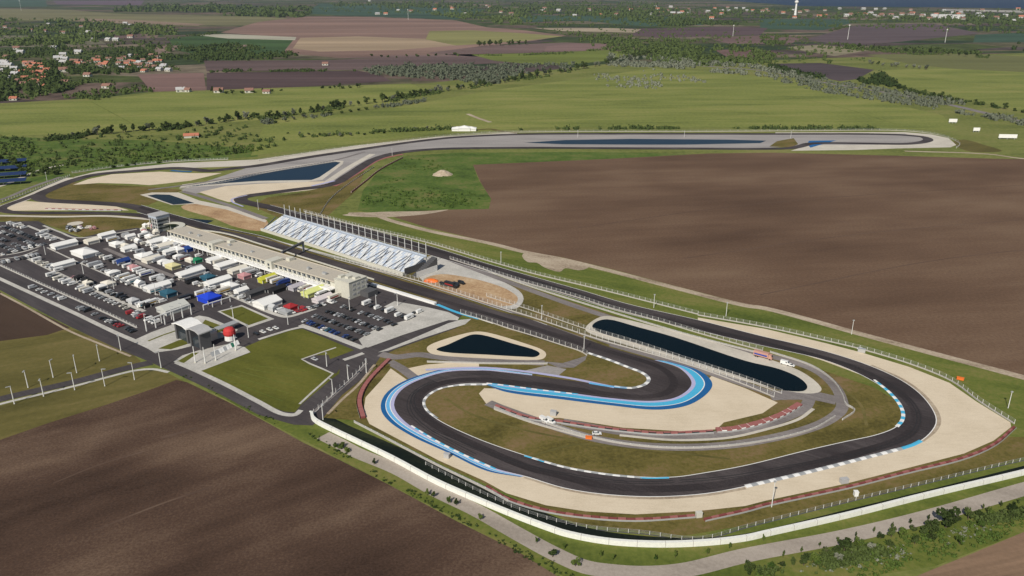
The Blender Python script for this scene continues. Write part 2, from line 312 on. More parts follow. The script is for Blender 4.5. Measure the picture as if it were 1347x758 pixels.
# ------------------------------------------------------------------ gravel
sheet('gravel_bed', [(514,485),(501,501),(481,523),(478,541),(486,558),(501,566),(577,606),(637,633),(666,649),(718,665),(770,673),(836,677),(914,673),(980,666),(1007,659),(1111,637),(1190,617),(1268,597),(1307,580),(1330,562),(1329,556),(1285,529),(1249,504),(1196,483),(1133,464),(1083,451),(1007,433),(918,418),(918,428),(1003,450),(1083,475),(1150,500),(1200,535),(1205,555),(1180,580),(1100,603),(1007,620),(927,636),(843,641),(744,628),(652,600),(577,568),(548,550),(533,530),(545,512),(541,504)], 3, M['gravel'])
sheet('gravel_bed', [(531,486),(560,480),(587,478),(630,477),(630,487),(577,488),(552,495)], 3, M['gravel'])
sheet('gravel_bed', [(630,518),(637,511),(665,512),(740,520),(801,532),(870,530),(925,505),(936,495),(980,511),(1023,530),(1003,544),(952,556),(943,565),(902,568),(820,563),(736,550),(696,550),(652,534),(640,532)], 3, M['gravel'])
sheet('gravel_bed', [(96,243.5),(116,236),(147,229.5),(210,226),(250,228),(292,228),(250,238),(215,242),(197,243.8),(170,242),(130,241)], 4, M['gravel'])
sheet('gravel_bed', [(262,253),(297,245),(340,242),(400,239.5),(446,238),(436,245),(407,250.5),(340,257.5),(317,259),(309,266),(300,266),(287,262)], 4, M['gravel'])
sheet('gravel_bed', [(8,274),(20,268),(31,264.5),(67,267),(147,270),(170,277),(94,277),(17,277.5)], 4, M['gravel'])
sheet('gravel_bed', [(1020,174.5),(1190,174),(1225,177),(1248,182),(1258,191),(1250,194),(1180,195.5),(1128,197.5),(1040,198.5),(1062,192),(1090,186),(1130,182),(1100,179.5),(1020,179)], 3, M['pale_gravel'] if 'pale_gravel' in M else M['gravel_p'])
sheet('runoff', [(340,216),(466,196),(567,183),(680,176),(1020,176.5),(1190,176),(1220,184),(1190,190.5),(1060,191),(1000,195.5),(680,195.5),(567,197),(516,203),(491,211),(466,228),(441,243),(430,244),(340,242.5),(250,256),(238,250)], 3, M['greytar'])
sheet('runoff', [(93,240),(98,233),(126,226),(227,215),(340,210),(466,192),(567,181),(680,174),(680,176),(567,183.5),(466,197),(340,218),(227,222),(126,230)], 3, M['gravel_p'])
band('pavement', [(92,234),(60,249),(30,263),(0,274),(-40,286)], 12, 5, M['gravel_p'], 1)
# earthworks
sheet('bare_earth', [(238,272),(263,266),(294,273),(351,290),(344,304),(314,300),(280,287)], 4, M['orange'], 4)
sheet('pavement', [(548,345),(575,336),(640,362),(672,376),(686,386),(688,397),(676,407),(640,400),(600,388),(556,370)], 4, M['concrete'], 3)
sheet('bare_earth', [(558,367),(580,361),(618,366),(655,376),(672,384),(681,392),(676,401),(655,403),(609,390),(561,374)], 5, M['orange'], 4)
# ------------------------------------------------------------------ yard and roads
sheet('paddock', [(-120,288),(0,292),(50,291),(75,303),(107,313),(140,305),(180,300),(215,303),(330,342),(447,390),(478,384),(520,396),(560,408),(606,425),(600,432),(520,460),(500,470),(487,490),(450,520),(425,550),(411,560),(386,559),(340,546),(289,519),(227,490),(196,476),(150,457),(92,430),(36,401),(0,382),(-120,330)], 4, M['tarmac'])
band('road', [(-300,605),(-100,552),(0,525.5),(60,511.5),(101,502),(140,491.5),(177,482),(200,477)], 7, 4, M['tarmac'])
band('pavement', [(-300,612),(-100,559),(0,532),(60,517.5),(101,507.5),(140,497),(177,488),(200,486),(222,490)], 2.2, 5, M['concrete'])
band('pavement', [(-120,310),(0,367),(50,390),(100,413),(150,437),(196,457),(208,464)], 3.2, 5, M['concrete'])
band('pavement', [(-120,288),(0,349.5),(60,377),(142.6,414),(180,431.5)], 1.2, 5, M['concrete'], 1)
band('pavement', [(0,386),(36,405),(92,436),(130,452),(172,469)], 1.6, 3, M['dirt'])
band('pavement', [(0,337),(28,332),(62,321)], 2.2, 5, M['concrete']); band('pavement', [(0,341.5),(28,337),(50,329)], 1.5, 5, M['concrete'])
band('pavement', [(30,337),(60,352),(100,371),(150,393),(190,410)], 3.0, 5, M['concrete'], 1)
band('pavement', [(62,326),(100,344),(150,366),(208,388.5)], 1.4, 5, M['concrete'], 1)
band('pavement', [(36,297),(60,307),(84,316)], 2.6, 5, M['concrete'], 1); band('pavement', [(57,297),(80,306),(100,313),(130,311),(180,302)], 2.2, 5, M['concrete'])
band('pavement', [(138,327),(170,341),(210,357),(250,372),(285,381)], 4.0, 5, M['oldtar'], 1)
band('pavement', [(285,381),(320,396),(360,413),(378,417),(400,411),(415,406)], 3.2, 5, M['concrete'])
sheet('pavement', [(286,410),(318,401.5),(361,420),(327,431.5)], 5, M['concrete']); sheet('lawn', [(290,410.3),(318,403.6),(353,419.5),(327,428.3)], 6, M['lawn'])
sheet('pavement', [(178,447),(200,437),(245,421),(262,415.5),(274,417.5),(313,434),(306,441),(262,453),(235,460),(206,464),(190,456)], 5, M['concrete'])
sheet('lawn', [(208,459),(235,448),(262,443),(256,450),(225,460)], 6, M['lawn']); sheet('lawn', [(262,431),(270,421),(303,433),(280,440)], 6, M['lawn'])
band('lawn', [(195,449),(215,441),(242,432)], 1.6, 6, M['lawn'], 1)
sheet('pavement', [(228,476),(240,468),(262,461),(300,453),(322,457),(329,463),(262,488),(244,484)], 5, M['concrete']); sheet('lawn', [(233,476),(252,465),(262,464),(242,478)], 6, M['lawn'])
sheet('lawn', [(262,489),(330,464),(322,457),(345,447),(384,434.5),(398,433),(440,450),(466,461),(450,467),(434,473),(436,480),(447,487),(446,492),(435,500),(396,533),(388,543),(375,542),(340,530),(300,510)], 5, M['lawn'])
sheet('yard', [(398,473),(412,468),(432,467.5),(437,480),(447,486),(442,492),(425,485)], 6, M['tarmac'])
band('pavement', [(442,457.5),(420,465),(397,473),(408,479),(425,486),(438,492),(428,501),(410,517),(394,532)], 1.3, 7, M['concrete'], 1)
band('pavement', [(232,477),(262,490),(300,508),(340,529),(372,545),(388,546),(396,540)], 3.0, 7, M['concrete'])
band('pavement', [(340,447),(362,440),(384,433.5),(398,431),(410,434)], 2.4, 7, M['concrete']); band('pavement', [(328,463),(262,488)], 2.4, 7, M['concrete'], 1)
band('pavement', [(395,428),(430,440),(478,458.5)], 4.2, 5, M['concrete'], 1)
sheet('pavement', [(472,447),(494,433),(533,422),(548,417),(530,412),(505,404),(519,396.5),(560,404),(590,411),(604,418),(602,422),(560,434),(490,458),(478,457)], 5, M['concrete'])
band('pavement', [(452,376+14),(470,386),(492,381)], 5, 6, M['concrete'], 1)
sheet('road', [(480,459),(530,441),(590,421.5),(604,422),(560,436),(505,457)], 6, M['tarmac'])
sheet('pavement', [(497,464),(540,447),(590,425.5),(606,421),(620,420),(612,427),(560,444),(510,462)], 6, M['concrete'])
band('pavement', [(452,474),(464,470),(478,465)], 3.0, 6, M['concrete'], 1)
sheet('grass_field', [(425,550),(455,520),(478,497),(492,487),(508,478),(514,480),(500,495),(478,514),(472,532),(470,545),(478,553),(462,553)], 5, M['infield'])
band('path', [(493,480),(470,508),(450,526),(431,545)], 1.6, 6, M['dirt'])
band('pavement', [(410,545),(440,519),(465,497),(482,478)], 2.2, 6, M['oldtar'], 1)
# service roads
band('road', [(500,466),(520,470),(550,467),(577,470),(620,474),(680,476),(716,478)], 6.5, 4, M['oldtar'])
band('road', [(512,476),(530,486),(548,500)], 6, 4, M['oldtar'], 1)
sheet('road', [(716,476),(735,484),(755,484),(770,474),(772,468),(760,472),(740,478)], 4, M['oldtar'])
sheet('road', [(690,488),(720,481),(745,486),(735,494),(700,492)], 4, M['greytar'])
sheet('pavement', [(561.5,458),(570,452),(614,438.5),(628,436.5),(642,438),(690,452),(714,461),(718.5,467),(714,472.5),(705,474),(640,472),(580,468),(566,465)], 5, M['gravel'], 4)
sheet('pond', [(574,460),(590,453.5),(612,443.5),(622,440.5),(634,441),(675,452.5),(705,461.5),(710,466),(704,470),(690,469.8),(640,467),(584,463.5)], 6, M['pond'], 4)
band('road', [(592,342),(650,364),(720,390),(800,417),(920,449),(1013,469),(1045,477),(1075,489),(1096,506),(1106,523),(1107,538),(1090,553),(1055,567),(984,582.5),(930,588),(880,588.5),(830,585),(775,575.5),(713,556),(659,537),(642,530)], 6.0, 4, M['oldtar'])
band('road', [(1012,521),(1040,520),(1070,521),(1100,527)], 10, 4, M['oldtar'])
band('road', [(1066,522),(1058,537),(1030,551),(1000,561),(963,569),(920,574),(880,574),(820,569),(740,555)], 6, 4, M['oldtar'])
band('pavement', [(1070,538),(1050,552),(1005,566),(960,576),(920,579),(880,579),(815,573)], 1.8, 5, M['gravel_p'])
band('road', [(600,389),(680,415),(800,452),(870,472),(950,496),(1020,520)], 6, 4, M['oldtar'])
sheet('pavement', [(771,436),(776,425),(795,416),(812,418),(900,440),(980,463),(1052,488),(1080,510),(1078,516),(1060,518),(1000,507),(900,478),(830,456)], 4, M['gravel_p'], 4)
sheet('pond', [(779,430),(786,423),(799,420.5),(840,431),(887,444),(980,475),(1025,486),(1052,498),(1062,509),(1056,515),(1025,513),(984,499),(908,474),(835,451),(790,438)], 7, M['pond'], 4)
sheet('pavement', [(236,247.5),(240,243),(280,238),(350,224.5),(407,215.5),(441,211),(452,212),(451,216),(424,237),(400,240),(340,241),(290,244)], 5, M['gravel_p'])
sheet('basin', [(242,246),(278,241),(330,230.5),(372,224),(407,218.5),(441,213),(448,214),(434,224),(420,233.5),(410,237),(340,238.3),(300,241),(265,244.5)], 6, M['farblue'])
sheet('pavement', [(184,256.5),(200,253.5),(235,253.5),(262,264),(300,272),(351,290),(349,293),(298,276),(258,268.5),(226,270)], 4, M['gravel_p'])
sheet('pond', [(194,257.5),(205,256),(223,256.5),(256,267.5),(228,269.5),(215,265)], 6, M['pond'])
sheet('pond', [(225,289.5),(233,286.8),(250,287.5),(281,290.5),(268,296),(258,299),(240,296)], 6, M['pond'])
sheet('basin', [(690,188),(743,184.5),(831,183),(960,184),(1008,185.3),(1000,188.5),(900,190.5),(831,190.5),(740,190)], 5, M['farblue'])
sheet('runoff', [(1062,190),(1064,185.5),(1100,185),(1080,190.5),(1066,194.5)], 5, M['navy'])
sheet('grass_field', [(1012,193),(1022,186),(1044,182),(1050,190),(1040,194)], 5, M['infield'])
# ------------------------------------------------------------------ race track
T_in = [(773,464.5),(800,473),(826,483),(846,491),(854,498.5),(849,506),(831,511),(808.5,509),(750,501),(700,494.5),(640,488),(627,488),(600,488.5),(576.7,492),(541,505),(525,517),(518.6,535),(533.8,556),(576.7,581),(652,616.7),(692,627),(744,642.5),(797,650.5),(862,653.5),(927,649.5),(980,640),(1059,622),(1137,602.5),(1190,589),(1210.7,580),(1226,566),(1231,554),(1226.6,540),(1209,518),(1183.7,500),(1145.8,482.5),(1095,465.5),(1040,451.5),(1003,443),(918,421.5),(826,400.5),(760,381),(653,351),(573,326.5),(500,306),(441,291),(390,279),(355,270)]
T_out = [(768,480),(800,490),(870,482),(892,484),(909.5,501),(907,511),(887,524),(856,528),(801,524),(740,516),(700,511.5),(642,505),(630,504.5),(602,506),(571.6,513.5),(556.5,527),(561.5,541),(576.7,553.6),(627,577.6),(687.7,599),(744,615),(797,624),(844,628.5),(888,628.5),(927,623),(980,613.5),(1059,594),(1111.4,582),(1153,573),(1176.7,564),(1188,554),(1190,544),(1183.7,529),(1163.5,511),(1128,491),(1082.7,473.4),(1040,463),(1007,456),(918,435),(826,413),(760,393.5),(653,361.5),(573,338),(500,317),(441,301),(390,287),(352,276)]
# front straight: edges meet the hairpin
FS_L = [(180,279),(215,290),(280,309),(340,327),(400,346),(470,369),(520,385),(600,410.5),(660,430),(700,443),(773,465.5),(800,473),(826,483),(846,491),(854,498.5),(849,506),(831,511),(808.5,509),(750,501),(700,494.5)]
FS_R = [(186,270),(230,283),(290,299),(345,311),(400,328),(470,349),(520,364),(600,388.5),(660,408),(700,421),(801,457),(860,474),(892,485),(908,499),(907,511),(887,524),(856,528),(801,524),(740,516),(700,511.5)]
a, b = pair(FS_L, FS_R, 150); ribbon('track', a, b, 6, M['asphalt']); fsl, fsr = a, b
LL = T_in[9:]; RR = T_out[10:]
L1, R1 = pair(T_in[9:], T_out[10:], 260); ribbon('track', L1, R1, 6, M['asphalt'])
for A_ in (offset(L1, .25), offset(R1, -.25)): ribbon('track_line', offset(A_, -.2), offset(A_, .2), 7, M['white'])
for A_ in (fsl[:105], fsr[:105]): ribbon('track_line', offset(A_, -.2), offset(A_, .2), 7, M['white'])
band('track', [(356,273),(335,269),(318,264.5),(318,260.5),(330,257.5),(345,255.5),(390.5,249.5),(420,246),(441,241),(458,231),(478,218),(491,210.5),(516.7,202.5),(567,196.8),(680,194.7),(800,195.2),(900,195.6),(1007,196),(1040,195),(1055,192),(1064,189.5),(1083,188.5),(1140,189),(1190,189.5),(1212,187.5),(1221,184),(1214,180.5),(1190,178),(1150,176.7),(1000,176.5),(800,176.2),(680,177),(600,180.8),(567,184),(520,190),(466,198),(400,208),(340,218),(300,222.5),(275,225),(250,222.5),(227,221.5),(180,225),(126,230),(98,237),(75,246),(55,254.5),(50,259),(58,263.5),(85,265.5),(126,267.5),(165,270.5),(190,276),(215,284)], 13, 6, M['asphalt'])
band('track', [(90,240),(60,252),(30,263),(8,271),(2,275.5),(12,279),(40,280.5),(93,280.5),(140,281),(180,283),(205,288),(225,293)], 9, 6, M['asphalt'])
band('road', [(-100,283),(0,284),(80,285.3),(140,284.5),(200,289)], 5, 5, M['gravel_p'])
band('road', [(240,252),(262,258),(300,270),(350,288)], 6, 5, M['oldtar']); band('road', [(195,250),(250,243),(300,235),(350,226),(440,211),(480,200)], 5, 5, M['oldtar'])
band('road', [(430,240),(460,220),(490,203)], 8, 4, M['gravel_p'])
band('road', [(440,245),(470,228),(500,210),(530,203)], 5, 4, M['pink'])
sheet('grass_field', [(337,268),(352,260),(400,253),(438,248),(446,248),(428,270),(418,282),(380,276)], 4, M['infield'])
# rubbered racing line and tyre marks
mid = frac(L1, R1, .5)
wob = [ .5 + .22*math.sin(i*.05 + 1) for i in range(len(L1))]
rl = [a.lerp(b, k) for a, b, k in zip(L1, R1, wob)]
ribbon('racing_line', offset(rl, -2.4), offset(rl, 2.4), 7, M['rubber'])
wf = [.45 + .25*math.sin(i*.045 + 2) for i in range(len(fsl))]; rf = [a.lerp(b, k) for a, b, k in zip(fsl, fsr, wf)]
ribbon('racing_line', offset(rf, -2.2), offset(rf, 2.2), 7, M['rubber'])
for s0, s1, f0, f1 in [(6,26,.3,.7),(14,40,.55,.2),(30,60,.4,.8),(60,84,.75,.35),(84,120,.3,.6),(120,150,.7,.45),(150,190,.35,.6),(196,240,.6,.3)]:
    q = [L1[i].lerp(R1[i], f0 + (f1-f0)*(i-s0)/(s1-s0)) for i in range(s0, s1)]; ribbon('tyre_mark', offset(q, -.22), offset(q, .22), 8, M['black'])
    q = offset(q, 1.5); ribbon('tyre_mark', offset(q, -.18), offset(q, .18), 8, M['black'])
# blue run-offs
A = [(700,494.5),(640,488),(600,488.5),(576.7,492),(541,505),(525,517),(518.6,535),(533.8,556),(576.7,581),(652,616.7),(690,627)]
B = [(700,491.5),(640,484),(600,484),(570,489),(530,502.5),(507,519),(501,538),(511,554),(541,574),(589,596),(640,620),(684,628)]
a, b = pair(A, B, 120)
ribbon('runoff', a, frac(a, b, .27), 7, M['lilac']); ribbon('runoff', frac(a, b, .27), frac(a, b, .34), 8, M['white']); ribbon('runoff', frac(a, b, .34), frac(a, b, .62), 7, M['sky'])
ribbon('runoff', frac(a, b, .60), frac(a, b, .66), 8, M['white']); ribbon('runoff', frac(a, b, .62)[10:], b[10:], 7, M['navy'])
band('runoff', [(560,487),(640,484.5),(740,496.5),(808,510)], 2.2, 8, M['lilac'])
band('runoff', [(775,504.5),(800,508.5),(825,511)], 1.8, 9, M['sky'])
A = [(640,505),(700,511.5),(740,516),(801,524),(856,528),(887,524),(907,511),(909,501),(892,484),(860,474)]
B = [(640,507),(665,516),(740,526),(801,533.5),(864,539.5),(902,534.5),(927,521),(937,507),(932,497),(917,487),(880,476)]
a, b = pair(A, B, 120)
ribbon('runoff', a, frac(a, b, .2), 7, M['lilac']); ribbon('runoff', frac(a, b, .2), frac(a, b, .62), 7, M['blue']); ribbon('runoff', frac(a, b, .60), frac(a, b, .65), 8, M['white'])
ribbon('runoff', frac(a, b, .62), b, 7, M['navy'])
band('runoff', [(575,401),(600,411),(630,420)], 2.5, 8, M['blue']); band('runoff', [(320,272),(306,266),(306,262),(325,257)], 2, 7, M['lilac'])
band('runoff', [(410,245),(428,241),(440,238)], 4, 7, M['lilac']); band('runoff', [(225,224.5),(240,225.8),(252,226)], 5, 7, M['navy'])
# kerbs: low bevelled blocks in two colours
def kerb(pts, wd, c1, c2, blk=3.0, lay=8):
    C = crom(GP(pts), 8); n = max(4, int(plen(C) / blk)); C = resamp(C, n + 1)
    V, F, mi = [], [], []
    l, r, m_ = offset(C, -wd/2), offset(C, wd/2), C
    for i in range(n + 1):
        V += [(l[i].x, l[i].y, .12), (m_[i].x, m_[i].y, .32), (r[i].x, r[i].y, .12)]
    for i in range(n):
        for k in (0, 1):
            a = i*3 + k; F.append((a, a+1, a+4, a+3)); mi.append(i % 2)
    o = link('kerb', mesh('kerb', V, F, [M[c1], M[c2]], mi)); o['kind'] = 'structure'
kerb([(774,464.5),(800,473),(826,483),(846,491),(854,498.5),(849,506),(831,511),(808,509)], 2.6, 'white', 'steel')
kerb([(642,506),(602,507),(577,512),(560,523),(557,531),(562,541),(575,551)], 1.8, 'white', 'steel')
kerb([(640,504.5),(670,508),(700,512),(760,519)], 2.0, 'white', 'blue'); kerb([(541,560.5),(577,582),(615,601),(652,617.5)], 1.8, 'white', 'blue')
kerb([(700,603),(744,615.5),(797,624.5),(844,629)], 1.9, 'white', 'steel'); kerb([(690,600),(700,603),(716,608)], 1.6, 'blue', 'blue'); kerb([(842,629),(860,629.5),(880,629)], 1.6, 'blue', 'blue')
kerb([(980,640),(1059,622),(1137,602.5),(1186,590)], 2.6, 'white', 'steel'); kerb([(1186,590),(1200,585.5),(1211,580)], 2.4, 'blue', 'blue')
kerb([(1150,500),(1170,516),(1183,531),(1188.5,544),(1187,554),(1180,562)], 2.2, 'white', 'blue')
band('runoff', [(690,627.5),(744,643.5),(797,651.8),(862,655),(927,651),(980,642)], 2.4, 5, M['dirt'])
band('runoff', [(1211,580),(1228,566),(1233.5,554),(1229,539),(1210,516.5),(1184,498.5),(1145,481)], 3, 5, M['dirt'])
# ditch behind the noise wall
a, b = pair([(418,546),(432,548),(463,562),(515,584),(575,611),(627,637),(680,658),(720,676),(760,691),(800,700),(862,706.5),(927,707.5),(980,702.5),(1111,671.5),(1216,646),(1347,613),(1500,575)],
            [(418,553),(432,560),(463,577),(515,602),(575,632),(627,656),(680,677),(720,692),(760,704),(800,711),(862,715),(927,713),(980,707),(1111,677),(1216,651),(1347,619),(1500,580)], 160)
ribbon('ditch', a, b, 3, M['ditchw'])
sheet('road', [(228,299),(236,296),(300,313),(387,340),(455,361),(492,371),(575,397),(600,408),(575,404),(520,391),(478,384),(440,372),(330,336)], 5, M['tarmac'])
band('grass_strip', [(225,292),(300,311.5),(400,341.5),(470,364.5),(520,380),(575,397)], 2.0, 7, M['infield'])
band('grass_strip', [(290,302),(345,313),(400,330),(470,351),(520,366),(600,390),(660,410),(700,423-3),(801,455)], 2.4, 7, M['infield'])
band('road', [(340,312),(400,331-4),(470,348-2),(530,363)], 3, 6, M['concrete'])
band('road', [(860,84),(940,88),(1010,94),(1080,108),(1160,121),(1240,136),(1347,161),(1500,196)], 16, 3, M['oldtar'])
sheet('road', [(478,372),(492,371),(573,398),(612,411),(604,419),(590,412),(560,404),(519,397),(505,404),(470,390)], 4.5, M['tarmac'])
for pts_, nm_ in [([(70,636),(130,612),(190,594)], 0), ([(120,700),(210,664),(280,640)], 0), ([(212,576),(236,570),(258,563)], 1), ([(760,300),(1000,268),(1400,240)], 0), ([(900,340),(1150,306),(1500,278)], 0), ([(1000,388),(1250,340),(1600,308)], 0)]:
    band('wheel_track', pts_, 1.1 if nm_ == 0 else 2.2, 3, M['wheeltrack'])
for pts_ in [[(0,160),(200,150),(420,128)], [(120,134),(150,150),(180,166)], [(640,160),(900,152),(1150,158)], [(700,120),(860,140),(1010,150)], [(1180,96),(1270,110),(1347,120)], [(560,150),(760,128),(980,112)], [(1000,120),(1100,140),(1180,164)]]:
    band('wheel_track', pts_, 1.8, 4, M['verge'])
for pts_ in [[(700,600),(760,585),(850,592),(960,604)], [(580,520),(620,545),(690,566),(760,580)], [(1090,500),(1130,530),(1140,560)]]:
    band('wheel_track', pts_, 1.6, 3, M['olive'])
for k in range(5):
    band('mown_stripe', [(282+k*14, 486-k*3+8), (372+k*8, 528-k*10)], .5, 6, M['verge'])
# ------------------------------------------------------------------ vegetation
def rnd(a, b): return random.uniform(a, b)
def leafquad(V, F, c, s):
    n = Vector((rnd(-1, 1), rnd(-1, 1), rnd(-.3, 1))).normalized(); t = n.orthogonal().normalized(); t.rotate(Matrix.Rotation(rnd(0, 6.28), 3, n)); u = n.cross(t)
    i = len(V); a, b = s * rnd(.6, 1.2), s * rnd(.6, 1.2)
    V += [c - t*a - u*b*.6, c + t*a*.7 - u*b, c + t*a + u*b*.7, c - t*a*.6 + u*b]; F.append((i, i+1, i+2, i+3))
def crown_mesh(name, nl, nq, s, mat, h=1.25, base=.45):
    V, F = [], []; lobes = []
    for k in range(nl):
        a = rnd(0, 6.28); r = rnd(.15, .62); z = base + rnd(.1, .95) * h
        lobes.append((Vector((math.cos(a)*r, math.sin(a)*r, z)), rnd(.28, .5)))
    lobes.append((Vector((0, 0, base + .55*h)), .55))
    for k in range(nq):
        c, r = random.choice(lobes); dv = Vector((rnd(-1, 1), rnd(-1, 1), rnd(-1, 1)))
        if dv.length < .05: continue
        dv = dv.normalized() * r * (rnd(.35, 1) ** .6); dv.z *= .8
        leafquad(V, F, c + dv, s)
    return mesh(name, V, F, mat)
def trunk_mesh(name, limbs=4):
    V, F = [], []
    def tube(p, q, r0, r1, n=6):
        ax = (q - p).normalized(); t = ax.orthogonal().normalized(); u = ax.cross(t); i = len(V)
        for k in range(n): c, s = math.cos(6.283*k/n), math.sin(6.283*k/n); V.append(p + (t*c + u*s)*r0)
        for k in range(n): c, s = math.cos(6.283*k/n), math.sin(6.283*k/n); V.append(q + (t*c + u*s)*r1)
        for k in range(n): F.append((i+k, i+(k+1) % n, i+n+(k+1) % n, i+n+k))
    tube(Vector((0, 0, 0)), Vector((0.02, .01, .75)), .09, .055)
    for k in range(limbs):
        a = 6.28*k/limbs + rnd(0, 1); tube(Vector((0, 0, .45 + .07*k)), Vector((math.cos(a)*.42, math.sin(a)*.42, 1.0 + .1*k)), .045, .012)
    return mesh(name, V, F, M['bark'])
CROWNS = {'dark': [crown_mesh('crown', 7, 520, .11, M['leaf']) for _ in range(3)], 'fresh': [crown_mesh('crown', 6, 460, .11, M['leaf2']) for _ in range(2)],
          'silver': [crown_mesh('crown', 6, 420, .12, M['silver']) for _ in range(2)], 'bush': [crown_mesh('crown', 6, 420, .12, M['leaf2'], .8, .05) for _ in range(2)],
          'dbush': [crown_mesh('crown', 6, 420, .12, M['leaf'], .8, .05) for _ in range(2)]}
TR = [trunk_mesh('trunk', 4), trunk_mesh('trunk', 5)]
def tree(px, py, r, kind, label, cat, group=None, name='tree', sz=None):
    p = G(px, py); t = thing(name, label, cat, (p.x, p.y, .1), rnd(0, 6.28), group)
    t.scale = (r, r, (sz or r) * rnd(.9, 1.15))
    link('crown', random.choice(CROWNS[kind]), t); link('trunk', random.choice(TR), t); return t
def wood(name, poly, n, r0, r1, mat, label, cat='woodland', hz=.85, q=9, g=.16):
    P = GP(poly); V, F = [], []
    def inside(x, y):
        c = False; j = len(poly) - 1
        for i in range(len(poly)):
            xi, yi = poly[i]; xj, yj = poly[j]
            if (yi > y) != (yj > y) and x < (xj - xi) * (y - yi) / (yj - yi) + xi: c = not c
            j = i
        return c
    x0, x1 = min(p[0] for p in poly), max(p[0] for p in poly); y0, y1 = min(p[1] for p in poly), max(p[1] for p in poly)
    k = 0; tries = 0
    while k < n and tries < n * 30:
        tries += 1; x, y = rnd(x0, x1), rnd(y0, y1)
        if not inside(x, y): continue
        p = G(x, y)
        if noise.noise(Vector((p.x, p.y*.6, 0)) * (1 / (r1 * 11))) < rnd(-.34 + g, g): continue
        k += 1; r = (r0 + (r1 - r0) * random.random() ** 2) * .72; h = r * hz * rnd(.8, 1.4); i = len(V)
        # irregular core then loose leaf faces round it
        ring = [Vector((p.x + math.cos(a)*r*rnd(.5, .8), p.y + math.sin(a)*r*rnd(.5, .8), h*rnd(.35, .8))) for a in (0, 1.26, 2.5, 3.77, 5.03)]
        V += [Vector((p.x, p.y, h*1.2))] + ring + [Vector((v.x, v.y, 0)) for v in ring]
        for a in range(5): F.append((i, i+1+a, i+1+(a+1) % 5)); F.append((i+1+a, i+6+a, i+6+(a+1) % 5, i+1+(a+1) % 5))
        for a in range(q): leafquad(V, F, Vector((p.x + rnd(-1, 1)*r*.95, p.y + rnd(-1, 1)*r*.95, h*rnd(.3, 1.3))), r*.28)
    o = link(name, mesh(name, V, F, mat)); o['kind'] = 'stuff'; tag(o, label, cat); return o
wood('woodland', [(-80,25),(110,25),(150,33),(230,34),(236,46),(160,50),(110,60),(-80,62)], 620, 12, 24, M['leaf'], 'dark trees and gardens spread round the village at the far left')
wood('woodland', [(-80,60),(110,62),(200,56),(240,62),(300,78),(270,82),(200,94),(160,98),(80,100),(100,118),(60,128),(-80,140)], 900, 8, 16, M['leaf'], 'dense dark trees between the red roofed houses at the left', g=.05)
wood('scrub', [(30,106),(100,100),(180,112),(205,124),(190,131),(120,132),(60,128)], 130, 6, 11, M['leaf'], 'broken hedges and bushes at the edge of the green meadow')
wood('woodland', [(240,66),(300,58),(375,66),(395,76),(330,80),(270,80)], 260, 9, 16, M['leaf'], 'dark copse between the striped fields at upper left')
wood('woodland', [(150,11),(240,9),(410,11),(415,17),(395,24),(330,22),(150,17)], 420, 22, 45, M['leaf'], 'long dark forest belt near the top left edge')
wood('woodland', [(430,3),(860,4),(870,22),(760,20),(680,18),(560,12),(440,9)], 480, 20, 38, M['leaf'], 'tree belts and gardens along the far top edge')
wood('woodland', [(560,18),(680,14),(700,30),(660,34),(600,24)], 160, 14, 26, M['leaf'], 'hazy dark tree line behind the pink brown field')
wood('woodland', [(680,8),(860,10),(1000,13),(1200,18),(1500,20),(1500,44),(1347,42),(1230,30),(1100,25),(960,24),(920,32),(860,31),(760,22),(680,20)], 1100, 14, 30, M['leaf'], 'trees scattered through the distant town below the lake', q=5)
wood('woodland', [(840,27),(960,28),(970,34),(860,35)], 150, 14, 24, M['leaf'], 'dark tree line below the distant town centre')
wood('orchard', [(475,91),(560,87),(680,86),(760,84),(740,92),(700,98),(650,112),(560,104),(490,99)], 560, 7, 13, M['silver'], 'silvery grey scrub covering the slope past the purple field', 'scrub', g=-.05)
wood('woodland', [(745,44),(860,50),(960,58),(1020,72),(1015,84),(950,88),(880,86),(840,78),(800,68),(760,54)], 620, 9, 17, M['leaf'], 'dark mixed trees in the middle distance right of centre', g=.02)
wood('scrub', [(800,72),(860,78),(960,84),(1050,98),(1040,104),(960,98),(880,90),(800,88)], 360, 7, 12, M['silver'], 'silvery bushes below the dark middle distance trees', 'scrub', g=-.05)
wood('scrub', [(780,98),(860,92),(920,104),(940,114),(860,118),(790,114)], 150, 4, 7, M['silver'], 'pale low scrub dotting the top of the wide meadow', 'scrub')
wood('scrub', [(1010,90),(1080,104),(1160,118),(1240,132),(1347,154),(1500,185),(1500,192),(1347,166),(1240,146),(1160,134),(1080,122),(1010,104)], 520, 5, 10, M['silver'], 'grey green scrub lining the road across the right meadow', 'scrub', g=-.05)
wood('woodland', [(1010,84),(1060,98),(1110,108),(1150,92),(1165,100),(1185,118),(1150,122),(1080,108),(1010,96)], 260, 6, 12, M['leaf'], 'dark bushes round the purple field at right')
wood('woodland', [(1000,48),(1060,56),(1160,62),(1280,68),(1300,72),(1200,70),(1100,64),(1000,60)], 240, 8, 15, M['leaf'], 'dark hedge belt crossing below the grey purple field')
wood('woodland', [(1310,58),(1500,56),(1500,78),(1330,70)], 130, 8, 15, M['leaf'], 'dark trees at the right edge beyond the meadows')
wood('scrub', [(-100,182),(60,180),(130,188),(230,176),(340,166),(370,192),(330,200),(240,212),(110,222),(50,232),(-100,236)], 320, 3, 6, M['leaf'], 'dark bushes and thickets behind the upper left corner', 'scrub', g=-.05)
wood('scrub', [(-60,184),(100,196),(230,200),(330,186),(340,200),(230,212),(100,222),(-60,226)], 260, 2.5, 5, M['leaf2'], 'fresh green shrubs mixed into the thickets at left', 'scrub')
